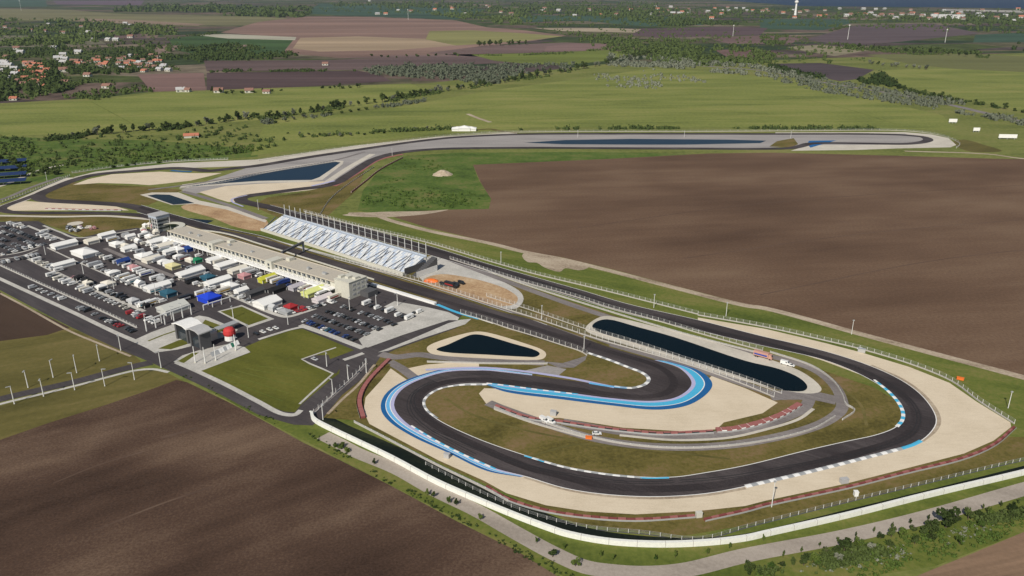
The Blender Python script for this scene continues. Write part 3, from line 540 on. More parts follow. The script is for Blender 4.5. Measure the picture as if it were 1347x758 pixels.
wood('scrub', [(476,252),(520,238),(580,246),(640,258),(642,272),(590,274),(476,275)], 260, 1.2, 3.4, M['leaf2'], 'bright green scrub on the rough plot by the ploughed field', 'scrub', .7)
wood('scrub', [(500,216),(560,206),(600,230),(560,240),(500,240)], 120, 1, 2.6, M['leaf2'], 'scattered low bushes on the upper green plot', 'scrub', .7)
wood('weeds', [(960,770),(1010,748),(1100,722),(1216,702),(1347,668),(1420,650),(1420,672),(1347,694),(1260,732),(1150,758),(1080,790)], 420, .8, 2.2, M['leaf2'], 'fresh green weeds between the path and the bare field', 'weeds', .6, 10)
wood('weeds', [(1020,755),(1120,730),(1216,708),(1347,674),(1347,684),(1240,722),(1120,752)], 110, .7, 1.5, M['silver'], 'pale dry shrubs in the strip below the path', 'weeds', .6, 10)
wood('thicket', [(1000,752),(1100,724),(1150,722),(1216,700),(1290,680),(1347,672),(1420,655),(1420,664),(1347,682),(1280,694),(1230,716),(1150,736),(1090,750),(1010,772)], 420, .9, 2.6, M['leaf'], 'dark thicket running along the strip below the path', 'thicket', .9, 14)
wood('weeds', [(404,570),(420,574),(470,606),(560,655),(640,698),(720,738),(760,760),(740,762),(600,684),(500,630),(440,598)], 190, .5, 1.3, M['leaf'], 'dark weeds along the ditch beside the lower ploughed field', 'weeds', .7, 8)
wood('weeds', [(376,566),(300,527),(240,496),(246,494),(310,525),(380,562)], 60, .4, 1.0, M['leaf'], 'dark weeds at the kerb of the road by the ploughed field', 'weeds', .7)
for nm_, pts_, w_, n_, lab_ in [
    (0, [(60,184),(100,181),(140,176),(200,172),(260,166),(300,160),(340,154)], 2.2, 240, 'low continuous bushes in the lower left meadow hedgerow'),
    (0, [(340,158),(400,150),(440,143),(500,135),(560,124),(620,115),(680,106),(760,92)], 2.4, 420, 'low dense bushes in the long diagonal hedgerow'),
    (1, [(345,163),(400,156),(450,149),(520,139),(560,133)], 1.6, 110, 'silver bushes just below the diagonal hedgerow'),
    (0, [(1100,63),(1150,67),(1200,71),(1260,75),(1300,77)], 1.2, 130, 'low bushes in the hedge above the right meadow'),
    (0, [(1160,104),(1190,118),(1230,128),(1280,136),(1347,147),(1450,160)], 1.6, 160, 'low bushes on the far side of the right road'),
    (0, [(150,91),(185,93),(210,90),(240,92)], 1.5, 60, 'bushes beside the small purple field'),
    (0, [(272,95),(340,94),(420,94),(480,93)], .9, 120, 'dark hedge between the two purple fields'),
    (0, [(225,50),(260,47),(290,43)], 1.2, 60, 'dark hedge running up to the white striped field'),
    (0, [(330,186),(380,182),(440,178),(520,173),(600,170)], 1.2, 110, 'scattered dark bushes beyond the upper track'),
    (0, [(680,171),(800,170),(930,169.5),(1050,170),(1160,170.5)], .8, 200, 'low dark hedge beyond the far straight'),
    (0, [(940,50),(1010,47),(1060,50)], 1.2, 60, 'bushes on the brown field edge at right'),
    (0, [(1083,44),(1110,36),(1130,32)], 1.0, 50, 'bushes along the edge of the teal field'),
    (0, [(600,73),(660,73),(740,71),(790,66)], .9, 100, 'thin hedge below the yellow green field')]:
    up = [(x, y - w_) for x, y in pts_]; dn = [(x, y + w_) for x, y in pts_[::-1]]
    dd = (200 / (pts_[0][1] + 20)) * 1.0
    wood('hedgerow', up + dn, n_, 2.4 + dd, 5 + dd*1.6, M['silver'] if nm_ else M['leaf'], lab_, 'hedge')
for a_ in [([(-100,24),(120,26),(240,34),(240,64),(100,100),(60,130),(-100,140)], 900, 5, 10, 'loose small trees filling the gaps of the left village'), ([(410,3),(900,3),(1000,12),(900,34),(700,34),(560,20),(420,16)], 900, 8, 18, 'small far trees scattered over the plain at top centre'),
           ([(880,8),(1500,14),(1500,46),(1300,44),(1000,34),(880,30)], 900, 8, 16, 'small far trees scattered round the lakeside town'), ([(-100,184),(110,180),(340,162),(380,184),(240,206),(60,228),(-100,238)], 220, 2.5, 5.5, 'small dark bushes between the upper track and the hedgerow'),
           ([(700,34),(900,36),(1050,50),(1140,64),(1140,84),(1000,84),(860,62),(740,46)], 420, 5, 10, 'small trees scattered among the brown fields right of centre')]:
    wood('small_trees', a_[0], a_[1], a_[2], a_[3], M['leaf'], a_[4], 'trees', g=.1)
def hedge(pts, n, r, kinds, place, jit=2, nm='tree', cat='tree'):
    C = resamp(GP(pts), n)
    for i, p in enumerate(C):
        t = thing(nm, '', cat, (p.x + rnd(-1, 1)*r*jit*.4, p.y + rnd(-1, 1)*r*jit*.4, .1), rnd(0, 6.28), 'trees ' + place)
        k = random.choice(kinds); s = r * rnd(.7, 1.25); t.scale = (s, s, s * rnd(.8, 1.1))
        t['label'] = '%s %s, %s from the left %s' % ({'dark': 'dark green', 'fresh': 'fresh green', 'silver': 'silver grey', 'bush': 'fresh green', 'dbush': 'dark green'}[k], 'bush' if 'bush' in k else 'tree', ordw(i+1), place)
        link('crown', random.choice(CROWNS[k]), t)
        if 'bush' not in k: link('trunk', random.choice(TR), t)
hedge([(100,181),(140,176),(200,172),(260,166),(300,160),(340,153)], 30, 6, ['dark', 'dark', 'silver', 'dbush'], 'in the lower left meadow hedgerow')
hedge([(345,158),(400,150),(440,143),(500,135),(560,124),(620,115),(680,106)], 44, 6.5, ['dark', 'dark', 'silver'], 'in the long diagonal hedgerow')
hedge([(352,164),(400,156),(450,149),(520,139),(545,136)], 18, 4, ['silver', 'dbush'], 'just below the long diagonal hedgerow', nm='bush', cat='bush')
hedge([(690,104),(730,97),(770,90),(800,84),(830,78),(860,72)], 26, 9, ['dark', 'dark', 'silver'], 'where the diagonal hedgerow meets the wood')
hedge([(632,61),(650,60),(668,60),(690,59)], 9, 11, ['dark'], 'in the straight row above the yellow field')
hedge([(1160,104),(1190,120),(1230,128),(1280,136),(1347,148)], 26, 6, ['dark', 'dbush'], 'along the far side of the right hand road')
hedge([(1105,62),(1150,66),(1200,70),(1260,74),(1298,76)], 20, 8, ['dark'], 'in the hedge above the right meadow')
hedge([(1145,84),(1170,88),(1200,90),(1220,92)], 10, 7, ['dark', 'silver'], 'in the short hedge of the right meadow')
hedge([(600,72),(560,74),(520,76),(490,74)], 10, 6, ['dark', 'dbush'], 'under the big pink brown field')
hedge([(425,116),(450,117),(475,115)], 8, 5, ['dbush', 'dark'], 'in the low clump on the green meadow', nm='bush', cat='bush')
hedge([(280,122),(310,124),(345,121),(370,120)], 9, 5, ['dark', 'dbush'], 'beside the small farmsteads')
hedge([(380,176),(410,178),(450,180),(500,176),(560,170),(590,170)], 16, 3, ['dbush', 'silver'], 'just beyond the upper track', nm='bush', cat='bush')
hedge([(150,228-8),(230,212),(300,203),(340,197)], 16, 4, ['dbush', 'bush'], 'behind the upper left run-off', nm='bush', cat='bush')
hedge([(0,212),(20,222),(50,228),(80,230)], 10, 6, ['dark', 'dbush'], 'behind the solar canopies')
for q in [(1244,694,4.6,'dark','large dark green tree right of centre in the strip below the path'),(1225,700,3.4,'dark','dark tree touching the left side of the largest bottom right tree'),
          (1110,727,3.3,'dark','rounded dark tree alone below the path at bottom right'),(1225,712,2.2,'dark','small dark tree under the largest bottom right tree'),(985,752,2.4,'dark','dark tree at the bottom edge right of the path bend'),
          (1000,756,2.0,'dark','second dark tree at the bottom edge beside the path bend'),(1102,738,1.9,'silver','greyish small tree left below the rounded dark tree'),(1145,725,1.9,'silver','greyish tree right of the rounded dark tree'),
          (1170,720,1.8,'dark','small dark tree between the greyish tree and the largest tree'),(1203,716,1.8,'dark','low dark tree left of the largest bottom right tree'),(1330,683,2.0,'dark','dark tree near the right edge below the path'),
          (1290,694,1.7,'fresh','fresh green tree near the right edge below the path'),(1262,716,2.0,'fresh','fresh green tree at the border of the bare field'),(1075,744,1.6,'fresh','fresh green small tree near the bottom edge')]:
    tree(q[0], q[1], q[2], q[3], q[4], 'tree', 'trees in the strip below the path')
for i in range(26):
    x = 985 + i * 14.4; y = 757 - (x - 985) * .236 + rnd(-5, 6) - (4 if 1100 < x < 1300 else 0); k_ = ['dark', 'dark', 'fresh', 'dbush'][i % 4]
    tree(x, y, rnd(1.2, 2.5), k_, '%s %s, %s from left in the bushy strip under the path' % ('fresh green' if k_ == 'fresh' else 'dark green', 'bush' if k_ == 'dbush' else 'small tree', ordw(i+1)), 'tree', 'small trees in the bushy strip')
for i, q in enumerate([(449,590,2.6),(442,588,1.8),(456,594,2.1)]):
    tree(*q, 'bush', ['tallest fresh green shrub in the bright clump by the path start', 'left shrub of the bright clump by the path start', 'right shrub of the bright clump by the path start'][i], 'shrub', 'bright shrubs by the path start', 'shrub')
for i, q in enumerate([(492,611),(562,652),(570,655),(590,662),(600,665),(632,684),(727,733),(757,745)]):
    tree(*q, 1.25 if i not in (6, 7) else 2.2, 'fresh' if i % 2 else 'dark', '%s roadside tree, %s down the lower left edge of the path' % ('fresh green' if i % 2 else 'dark green', ordw(i+1)), 'tree', 'young trees along the lower path edge', sz=1.6)
for i, x in enumerate((706, 742, 790, 806, 862, 888, 930, 960, 1004)):
    p_ = [(706,715),(742,722),(790,733),(806,737),(862,738),(888,734),(930,730),(960,722),(1004,712)][i]
    tree(*p_, .8, 'fresh', 'young planted tree, %s from the left between noise wall and path' % ordw(i+1), 'tree', 'young trees between the noise wall and the path', sz=1.5)
for i in range(14):
    u = i / 13; x = 1030 + u * 310; y = 733 - u * 71 - 6 * math.sin(3.14*u) + 1
    tree(x, y, .7, 'dark', 'thin young tree, %s from the left along the lower side of the right path' % ordw(i+1), 'tree', 'young trees lining the right path', sz=1.5)
freeze_dummy = 0
# ------------------------------------------------------------------ houses in the villages
def box(V, F, x0, x1, y0, y1, z0, z1):
    i = len(V); V += [Vector(v) for v in ((x0,y0,z0),(x1,y0,z0),(x1,y1,z0),(x0,y1,z0),(x0,y0,z1),(x1,y0,z1),(x1,y1,z1),(x0,y1,z1))]
    F += [(i,i+3,i+2,i+1),(i+4,i+5,i+6,i+7),(i,i+1,i+5,i+4),(i+1,i+2,i+6,i+5),(i+2,i+3,i+7,i+6),(i+3,i,i+4,i+7)]
def gable(L, W, h, rh, ov=.5):
    V, F = [], []; x, y = L/2 + ov, W/2 + ov
    V = [Vector(v) for v in ((-x,-y,h),(x,-y,h),(x,y,h),(-x,y,h),(-x,0,h+rh),(x,0,h+rh),(-x,-y,h-.25),(x,-y,h-.25),(x,y,h-.25),(-x,y,h-.25))]
    return V, [(0,1,5,4),(2,3,4,5),(1,2,5),(3,0,4),(6,7,1,0),(7,8,2,1),(8,9,3,2),(9,6,0,3),(9,8,7,6)]
V, F = [], []; box(V, F, -6, 6, -4.5, 4.5, 0, 3.6); HW = mesh('wall', V, F, M['wall'])
HR = [mesh('roof', *gable(12, 9, 3.6, 3.4), m) for m in (M['tile'], M['tile2'], M['roofgrey'])]
V, F = [], []
box(V, F, -1.2, 1.2, -4.56, -4.44, .9, 2.5)
HG = mesh('window', V, F, M['glass']); V, F = [], []; box(V, F, 2.2, 3.0, -1.2, -.4, 5.2, 7.6); HCH = mesh('chimney', V, F, M['tile2'])
def house(px, py, s, roof, label, group, rz=None, name='house'):
    p = G(px, py); t = thing(name, label, 'house', (p.x, p.y, .1), rnd(-.5, .5) if rz is None else rz, group); t.scale = (s, s, s)
    link('wall', HW, t); r = link('roof', HR[roof], t); link('chimney', HCH, r); link('window', HG, t, (-3, 0, 0)); link('window', HG, t, (3, 0, 0)); return t
VIL = [('in the red roofed hamlet at far left', [(34,96),(38,88),(41,92),(45,86),(48,91),(52,96),(44,98),(49,102),(55,90),(57,101),(47,108),(52,112),(58,108),(61,115),(42,104),(9,130),(14,125),(18,132),(24,108),(31,112)], (0, 0, 1), 1.15),
       ('along the street left of the village centre', [(100,84),(106,82),(112,85),(118,83),(124,79),(128,82),(133,86),(139,87),(96,86)], (1, 0, 1), 1.2),
       ('in the village by the small purple field', [(158,80),(163,77),(168,84),(172,89),(176,83),(180,88),(184,92),(189,95),(194,88),(199,84),(204,90),(210,93),(216,88),(180,75),(188,80),(222,94),(174,95),(205,82)], (1, 0, 2), 1.2),
       ('in the pale village below the olive field', [(8,85),(3,88),(77,79),(84,84),(64,33),(107,36),(119,54),(143,54),(153,54),(172,50),(165,32),(171,34),(99,84),(20,100),(10,105)], (2, 2, 1), 1.6),
       ('among the meadow farmsteads', [(141,116),(86,110),(238,121),(246,121),(288,122),(328,122),(351,123),(428,86)], (2, 1, 1), 1.3),
       ('in the far town at top centre', [(718,17),(735,15),(830,14),(842,10),(850,16),(865,13),(878,15),(890,13),(897,17),(905,14),(885,19),(870,18),(858,20),(640,8),(574,6),(486,2)], (1, 2, 0), 2.4),
       ('in the lakeside town at top right', [(940,12),(957,11),(968,12),(978,12),(990,15),(1010,16),(1030,18),(1044,15),(1052,17),(1062,15),(1085,22),(1113,22),(1119,21),(1130,19),(1145,18),(1158,22),(1172,21),(1178,25),(1186,20),(1200,19),(1212,22),(1222,26),(1290,24),(1310,25),(1322,22),(1335,29),(1343,24)], (2, 1, 2, 0), 2.4)]
for k_, (x0, x1, y0, y1, n_) in {0: (30,64,84,114,16), 1: (95,145,76,88,6), 2: (150,226,72,96,20), 3: (-10,125,34,104,24), 5: (480,920,9,22,22), 6: (930,1345,12,26,34)}.items():
    for _ in range(n_): VIL[k_][1].append((rnd(x0, x1), rnd(y0, y1)))
for place, pts, roofs, s in VIL:
    for i, (x, y) in enumerate(sorted(pts)):
        r = random.choice(roofs)
        house(x, y, s * rnd(.8, 1.15), r, '%s house, %s from the left %s' % (['red roofed', 'brown roofed', 'grey roofed'][r], ordw(i+1), place), 'houses ' + place)
t = thing('farm_building', 'terracotta roofed farm building among bushes above the upper left track', 'building', tuple(G(252,181)), .3); t.scale = (1.6, 1, .9)
link('wall', HW, t); link('roof', HR[0], t)
# white apartment slabs by the lake, water tower, masts
V, F = [], []; box(V, F, -22, 22, -8, 8, 0, 34); AB = mesh('wall', V, F, M['white']); V, F = [], []
box(V, F, -20, 20, -8.15, -7.9, 0, 1.8)
AW = mesh('window', V, F, M['roofgrey']); V, F = [], []; box(V, F, -22.4, 22.4, -8.4, 8.4, 34, 35.2); AR = mesh('roof', V, F, M['roofgrey'])
for i, (x, y) in enumerate([(1228,24),(1238,24.5),(1247,24.5),(1256,25),(1264,25)]):
    t = thing('apartment_block', 'white apartment block, %s from the left of five beside the lake' % ordw(i+1), 'building', tuple(G(x, y)), 0, 'white apartment blocks by the lake'); t.scale = (.85, 1, .75)
    link('wall', AB, t); [link('window_band', AW, t, (0, 0, 2 + j*3.6)) for j in range(9)]; link('roof', AR, t)
def lathe(prof, n=12, cap=True):
    V, F = [], []
    for r, z in prof:
        for k in range(n): V.append(Vector((r*math.cos(6.28318*k/n), r*math.sin(6.28318*k/n), z)))
    for j in range(len(prof)-1):
        for k in range(n): F.append((j*n+k, j*n+(k+1) % n, (j+1)*n+(k+1) % n, (j+1)*n+k))
    if cap: F.append(tuple(range((len(prof)-1)*n, len(prof)*n)))
    return V, F
t = thing('water_tower', 'tall white water tower rising above the distant town at right', 'tower', tuple(G(1046,20)))
link('shaft', mesh('shaft', *lathe([(9,0),(6.5,30),(6,75)]), M['white']), t); link('tank', mesh('tank', *lathe([(6,75),(13,84),(13,92),(5,98)]), M['white']), t)
def mast(px, py, h, label, r=.9, cat='mast', m='lightsteel', group=None):
    t = thing('mast', label, cat, tuple(G(px, py)), 0, group); link('pole', mesh('pole', *lathe([(r,0),(r*.6,h*.92)], 6), M[m]), t)
    V, F = [], []; box(V, F, -r*2, r*2, -r, r, h*.92, h); link('antenna', mesh('antenna', V, F, M[m]), t)
mast(1115,52,55,'pale mast standing at the edge of the grey purple field',1.1); mast(1243,56,48,'pale mast right of centre on the green strip below the purple field',1); mast(28,14,80,'thin mast near the top left corner',.9)
mast(964,48,45,'pale mast on the brown field right of centre',.9); mast(537,26,60,'pale mast above the pink brown field',1)
# ------------------------------------------------------------------ pit building, grandstand, tower
ZG = .2
def prism(poly, z0, z1):
    """poly: list of Vectors (ccw) -> closed prism"""
    n = len(poly); a = sum(poly[i].x*poly[(i+1) % n].y - poly[(i+1) % n].x*poly[i].y for i in range(n))
    if a < 0: poly = poly[::-1]
    V = [Vector((p.x, p.y, z0)) for p in poly] + [Vector((p.x, p.y, z1)) for p in poly]
    F = [tuple(range(n-1, -1, -1)), tuple(range(n, 2*n))] + [(i, (i+1) % n, n+(i+1) % n, n+i) for i in range(n)]
    return V, F
def part(name, V, F, m, par, org=None):
    o = org if org is not None else par.location
    return link(name, mesh(name, [v - Vector(o) for v in V], F, m), par)
def seg_frame(a, b):
    u = (b - a); L = u.length; u.normalize(); return u, Vector((-u.y, u.x, 0)), L
def obox(a, u, n, s0, s1, t0, t1, z0, z1):
    return prism([a + u*s0 + n*t0, a + u*s1 + n*t0, a + u*s1 + n*t1, a + u*s0 + n*t1], z0, z1)
def join(parts):
    V, F = [], []
    for v, f in parts:
        k = len(V); V += v; F += [tuple(i + k for i in g) for g in f]
    return V, F
HB = 8.6
A0, A1 = G(221, 304, HB), G(441, 371.5, HB)      # paddock side roof edge
A0.z = A1.z = 0
u, n, L = seg_frame(A0, A1)                       # n points to the track
Bt = G(390, 341, HB); W = (Bt - A0).dot(n); W = max(12, min(24, W))
pit = thing('pit_building', 'long beige flat roofed pit building between the paddock and the front straight', 'building', tuple(A0))
part('wall', *join([obox(A0, u, n, 0, L, 1.2, W-1, ZG, HB-.5)]), M['wall'], pit)
part('roof', *join([obox(A0, u, n, -1, L+1, 0, W+1.5, HB-.5, HB), obox(A0, u, n, -1, L+1, 0, .4, HB, HB+.5), obox(A0, u, n, -1, L+1, W+1.1, W+1.5, HB, HB+.5)]), M['beige'], pit)
[part('gallery_window', *obox(A0, u, n, 2+k*5.2, 5.6+k*5.2, 1.05, 1.3, 5.2, 7.6), M['glass'], pit) for k in range(int(L/5.2)-1)]
[part('gallery_column', *obox(A0, u, n, .9+k*5.2, 1.2+k*5.2, -1.6, -1.2, 4.4, HB-.5), M['lightsteel'], pit) for k in range(int(L/5.2))]
part('terrace', *join([obox(A0, u, n, 0, L, -5, 1.1, 3.9, 4.3), obox(A0, u, n, 0, L, -5.2, -4.9, 3.8, 5.0)]), M['white'], pit)
[part('garage_door', *obox(A0, u, n, 1+k*6, 6+k*6, 1.0, 1.3, ZG, 3.7), M['darkwall'], pit) for k in range(int(L/6)-1)]
[part('garage_door', *obox(A0, u, n, 1+k*6, 6+k*6, W-1.1, W-.8, ZG, 3.7), M['darkwall'], pit) for k in range(int(L/6)-1)]
[part('terrace_column', *obox(A0, u, n, .5+k*6, .9+k*6, -4.7, -4.3, ZG, 3.9), M['lightsteel'], pit) for k in range(int(L/6))]
[part('roof_plant', *obox(A0, u, n, L*f, L*f+rnd(2, 4), W*.35, W*.35+2, HB, HB+rnd(1, 1.8)), M['steel'], pit) for f in (.1,.16,.3,.36,.5,.66,.82,.9)]
for f in (.285, .64):
    part('stair_tower', *join([obox(A0, u, n, L*f, L*f+7, -2, W*.55, ZG, HB+1.9), obox(A0, u, n, L*f+9, L*f+13, W*.6, W*.9, HB, HB+2.2)]), M['wall'], pit)
    [part('stair_window', *obox(A0, u, n, L*f+2.5+k*0, L*f+4.5, -2.15, -1.9, 1+k*2.8, 2.8+k*2.8), M['glass'], pit) for k in range(3)]
for k in range(1, 12): part('roof_joint', *obox(A0, u, n, L*k/12-.08, L*k/12+.08, .5, W+1, HB, HB+.06), M['roofgrey'], pit)
# end block
t = thing('office_block', 'square pale tower block closing the near end of the pit building', 'building', tuple(A0 + u*L))
part('wall', *obox(A0, u, n, L+1.5, L+16, -2, W-2, ZG, 12), M['wall'], t)
part('roof', *join([obox(A0, u, n, L+1.2, L+16.3, -2.3, W-1.7, 12, 12.4)] + [obox(A0, u, n, L+2+k*5, L+5+k*5, 1+k*2, 5+k*2, 12.4, 13.9) for k in range(3)]), M['wall'], t)
[part('window', *obox(A0, u, n, L+15.9, L+16.15, 1+k*4, 3.4+k*4, 2.5+j*3.3, 3.7+j*3.3), M['roofgrey'], t) for k in range(4) for j in range(3)]
part('annexe', *obox(A0, u, n, L+16.2, L+24, W-9, W, ZG, 4), M['darkwall'], t)
# race control tower at the far end
c = G(212, 303); t = thing('control_tower', 'glazed grey race control tower at the far end of the pit building', 'tower', tuple(c))
part('shaft', *obox(c, u, n, -5, 5, -5, 5, ZG, 12), M['steel'], t)
[part('window', *obox(c, u, n, -5.2, 5.2, -5.2, 5.2, 2.5+k*3.2, 4.1+k*3.2), M['glass'], t) for k in range(3)]
part('control_room', *obox(c, u, n, -6.2, 6.2, -6.2, 6.2, 12.2, 14.6), M['seat'], t); part('roof', *obox(c, u, n, -6.7, 6.7, -6.7, 6.7, 14.6, 15), M['roofgrey'], t)
[part('column', *obox(c, u, n, a, a+.4, b, b+.4, ZG, 12.2), M['lightsteel'], t) for a in (-6, 5.6, -2, 2) for b in (-6, 5.6)]
t = thing('canopy', 'pale curved canopy roof beside the control tower', 'canopy', tuple(G(226,297)))
V, F = [], []; N = 14; c2 = G(231, 296, 6); c2.z = 0
for i in range(N+1):
    a = 3.1416 * i/N; r1, r2 = 13, 8
    for r in (r2, r1): q = c2 + u*(-math.cos(a)*r) + n*(math.sin(a)*r - 6); V += [Vector((q.x, q.y, 6)), Vector((q.x, q.y, 6.5))]
for i in range(N): k = i*4; F += [(k+1,k+5,k+7,k+3),(k,k+2,k+6,k+4),(k,k+4,k+5,k+1),(k+2,k+3,k+7,k+6)]
part('roof', V, F, M['wall'], t); [part('column', *obox(c2, u, n, math.cos(a)*10.5, math.cos(a)*10.5+.4, math.sin(a)*10.5-6, math.sin(a)*10.5-5.6, ZG, 6), M['steel'], t) for a in (0.2, 1.2, 2, 3)]

# grandstand: stepped rows on steel frames, open roof posts behind
S0, S1 = G(345, 303.5), G(532, 362.5); us, ns, LS = seg_frame(S0, S1)
st = thing('grandstand', 'long silver grandstand beside the front straight with a row of bare roof posts', 'grandstand', tuple(S0))
ROW, DEP, RISE, Z0 = 18, 1.15, .42, 1.2
NB = 14; bl = LS / NB
for b_ in range(NB):
    part('seating_block', *join([obox(S0, us, ns, b_*bl+.5, (b_+1)*bl-.5, k*DEP, (k+1)*DEP-.02, ZG+k*RISE*.9, Z0+k*RISE) for k in range(ROW)]), M['seat'], st)
    part('seat_row', *join([obox(S0, us, ns, b_*bl+1.0+c_*bl*.235, b_*bl+1.0+c_*bl*.235+bl*.2, k*DEP+.35, k*DEP+.75, Z0+k*RISE, Z0+k*RISE+.42) for k in range(ROW) for c_ in range(4) if (k//3 + c_ + b_) % 3]), M['white'], st)
    part('seat_row', *join([obox(S0, us, ns, b_*bl+1.0+c_*bl*.235, b_*bl+1.0+c_*bl*.235+bl*.2, k*DEP+.35, k*DEP+.75, Z0+k*RISE, Z0+k*RISE+.42) for k in range(ROW) for c_ in range(4) if not (k//3 + c_ + b_) % 3]), M['paleblue'], st)
    # slanting access stair and its handrail, alternately leaning left and right
    d_ = bl*.8 if b_ % 2 else -bl*.8
    for q_, s_ in ((.1, 1), (.55, -1)):
        a_ = S0 + us*((b_+q_)*bl) + ns*.3; b2 = a_ + us*(d_*s_*.45) + ns*(ROW*DEP*.8)
        V = [Vector((p.x, p.y, z)) for p, z in ((a_, Z0), (b2, Z0+ROW*RISE*.8))]
        uu = (b2 - a_); uu.z = 0; uu.normalize(); nn = Vector((-uu.y, uu.x, 0))*.16
        VV = [V[0]-nn, V[0]+nn, V[1]+nn, V[1]-nn]; VV = VV + [v + Vector((0,0,.8)) for v in VV]
        part('stair_rail', VV, [(0,3,2,1),(4,5,6,7),(0,1,5,4),(1,2,6,5),(2,3,7,6),(3,0,4,7)], M['rail'], st)
part('front_wall', *join([obox(S0, us, ns, 0, LS, -1.6, -.05, ZG, 2.4)]), M['wall'], st)
part('top_walkway', *join([obox(S0, us, ns, 0, LS, ROW*DEP, ROW*DEP+2.6, Z0+ROW*RISE-.5, Z0+ROW*RISE-.1), obox(S0, us, ns, 0, LS, ROW*DEP+2.5, ROW*DEP+2.65, Z0+ROW*RISE-.1, Z0+ROW*RISE+1)]), M['seat'], st)
part('side_wall', *join([obox(S0, us, ns, LS+.1, LS+.5, 0, ROW*DEP, ZG, 2+ROW*RISE*.45)]), M['darkwall'], st)
NP = 24
for k in range(NP):
    s = 1 + (LS-2)*k/(NP-1)
    part('roof_post', *join([obox(S0, us, ns, s-.2, s+.2, ROW*DEP+3, ROW*DEP+3.4, ZG, 18.5+.5*(k%2)), obox(S0, us, ns, s-.14, s+.14, ROW*DEP+1.6, ROW*DEP+3, 9.2, 9.5)]), M['lightsteel'], st)
part('back_truss', *join([obox(S0, us, ns, 0, LS, ROW*DEP+3.15, ROW*DEP+3.3, z, z+.16) for z in (5, 14)]), M['steel'], st)
t = thing('grandstand', 'small dark steel side stand at the near end of the silver grandstand', 'grandstand', tuple(G(548,356)))
q = S0 + us*(LS+6) + ns*2
part('seating_block', *join([obox(q, us, ns, 0, 5, k*1.8, k*1.8+1.75, ZG, 1.2+k*.8) for k in range(12)]), M['darkwall'], t)
part('handrail', *join([obox(q, us, ns, 5, 5.3, 0, 21, ZG, 4.5)]), M['lightsteel'], t)
# start gantry over the straight
ga, gb = G(372, 347-2), G(400, 331); t = thing('start_gantry', 'dark steel start gantry spanning the straight by the grandstand', 'gantry', tuple(ga)); ug, ng, LG = seg_frame(ga, gb)
part('beam', *join([obox(ga, ug, ng, 0, LG, -.9, .9, 7, 8.6)]), M['darkwall'], t); part('leg', *obox(ga, ug, ng, 0, .8, -.8, .8, ZG, 7), M['steel'], t); part('leg', *obox(ga, ug, ng, LG-.8, LG, -.8, .8, ZG, 7), M['steel'], t)
# pit wall
def wallthing(name, pts, h, wd, m, label, cat, sm=6, cap=None):
    C = crom(GP(pts), sm) if sm else GP(pts); C = [Vector((p.x, p.y, ZG-.2)) for p in C]; l, r = offset(C, -wd/2), offset(C, wd/2); V, F = [], []
    t = thing(name, label, cat, tuple(C[0]))
    for a, b in zip(l, r): V += [a, Vector((a.x, a.y, h)), Vector((b.x, b.y, h)), b]
    for i in range(len(C)-1):
        k = i*4; F += [(k,k+4,k+5,k+1),(k+1,k+5,k+6,k+2),(k+2,k+6,k+7,k+3)]
    F += [(0,1,2,3), tuple(len(V)-4+j for j in (3,2,1,0))]
    part('panel', V, F, m, t); return t, C
def fence(pts, h, place, nposts=60, wallh=.7, mw='dull', cat='fence', wd=.5, ph=None, sp=4.0):
    t, C = wallthing('safety_fence' if wallh > .3 else 'fence', pts, wallh, wd, M[mw], place, cat)
    nposts = min(nposts, 98, int(plen(C)/sp)); Q = resamp(C, nposts); pm = POSTS.get(h)
    if not pm:
        V, F = [], []; box(V, F, -.09, .09, -.09, .09, 0, h); POSTS[h] = pm = mesh('post', V, F, M['lightsteel'])
    for q in Q: link('post', pm, t, q - t.location)
    V, F = [], []; R_ = resamp(C, max(30, min(240, int(plen(C)/4))))
    for z in [wallh + (h-wallh)*f for f in (.35, .7, 1)]:
        k0 = len(V)
        for q in R_: V += [Vector((q.x, q.y, z-.05)), Vector((q.x, q.y, z+.05))]
        for i in range(len(R_)-1): k = k0+i*2; F.append((k, k+2, k+3, k+1))
    part('wire', V, F, M['steel'], t); return t
POSTS = {}
fence([(225,301),(290,309-2),(345,326-3),(470,362),(492,369)], 1.4, 'low pale pit wall between pit lane and front straight', 40, 1.1, 'wall', 'wall', .6)
wallthing('pit_wall', [(489,375.5),(530,388),(573,401)], 1.6, 2.4, M['white'], 'white wall along the straight beyond the pit exit', 'wall', 0)
fence([(606,413),(640,423),(670,433),(700,442),(740,455),(764,463),(772,468)], 3.2, 'catch fence with white posts on the paddock side of the straight', 60)
fence([(440,341),(500,357),(560,373),(640,399),(700,418),(760,438)], 3.2, 'catch fence on the far side of the front straight past the grandstand', 90)
fence([(762,439),(801,451),(870,470),(920,485),(980,507),(1018,523)], 3.2, 'catch fence between the long pond and the blue hairpin', 90)
fence([(640,390),(700,409),(770,433),(840,454),(900,474),(980,500),(1028,518)], 2.6, 'second fence running along the near bank of the long pond', 95, .5)
fence([(592,341),(650,359.5),(690,372),(760,392),(800,405),(870,424),(930,442),(1003,462)], 2.6, 'fence along the inner side of the back straight', 95)
fence([(620,352-5+2),(690,375),(800,410),(900,440),(1000,466)], 1.2, 'low guardrail beside the inner service road of the back straight', 90, .8)
fence([(400,279),(480,300),(560,319),(640,343),(700,360),(800,384),(918,414)], 2.6, 'outer fence of the back straight', 95)
fence([(918,415),(1007,431),(1083,448),(1133,460),(1196,479),(1250,501),(1290,530),(1334,558)], 2.6, 'outer fence behind the far gravel trap', 95)
fence([(482,478),(465,496),(440,519),(413,545)], 3.0, 'tall fence along the access road beside the red tyre wall', 40, .5)
fence([(466,556),(501,574),(577,614),(637,643),(668,660)], 1.3, 'guardrail along the lower left gravel trap', 70, .9)
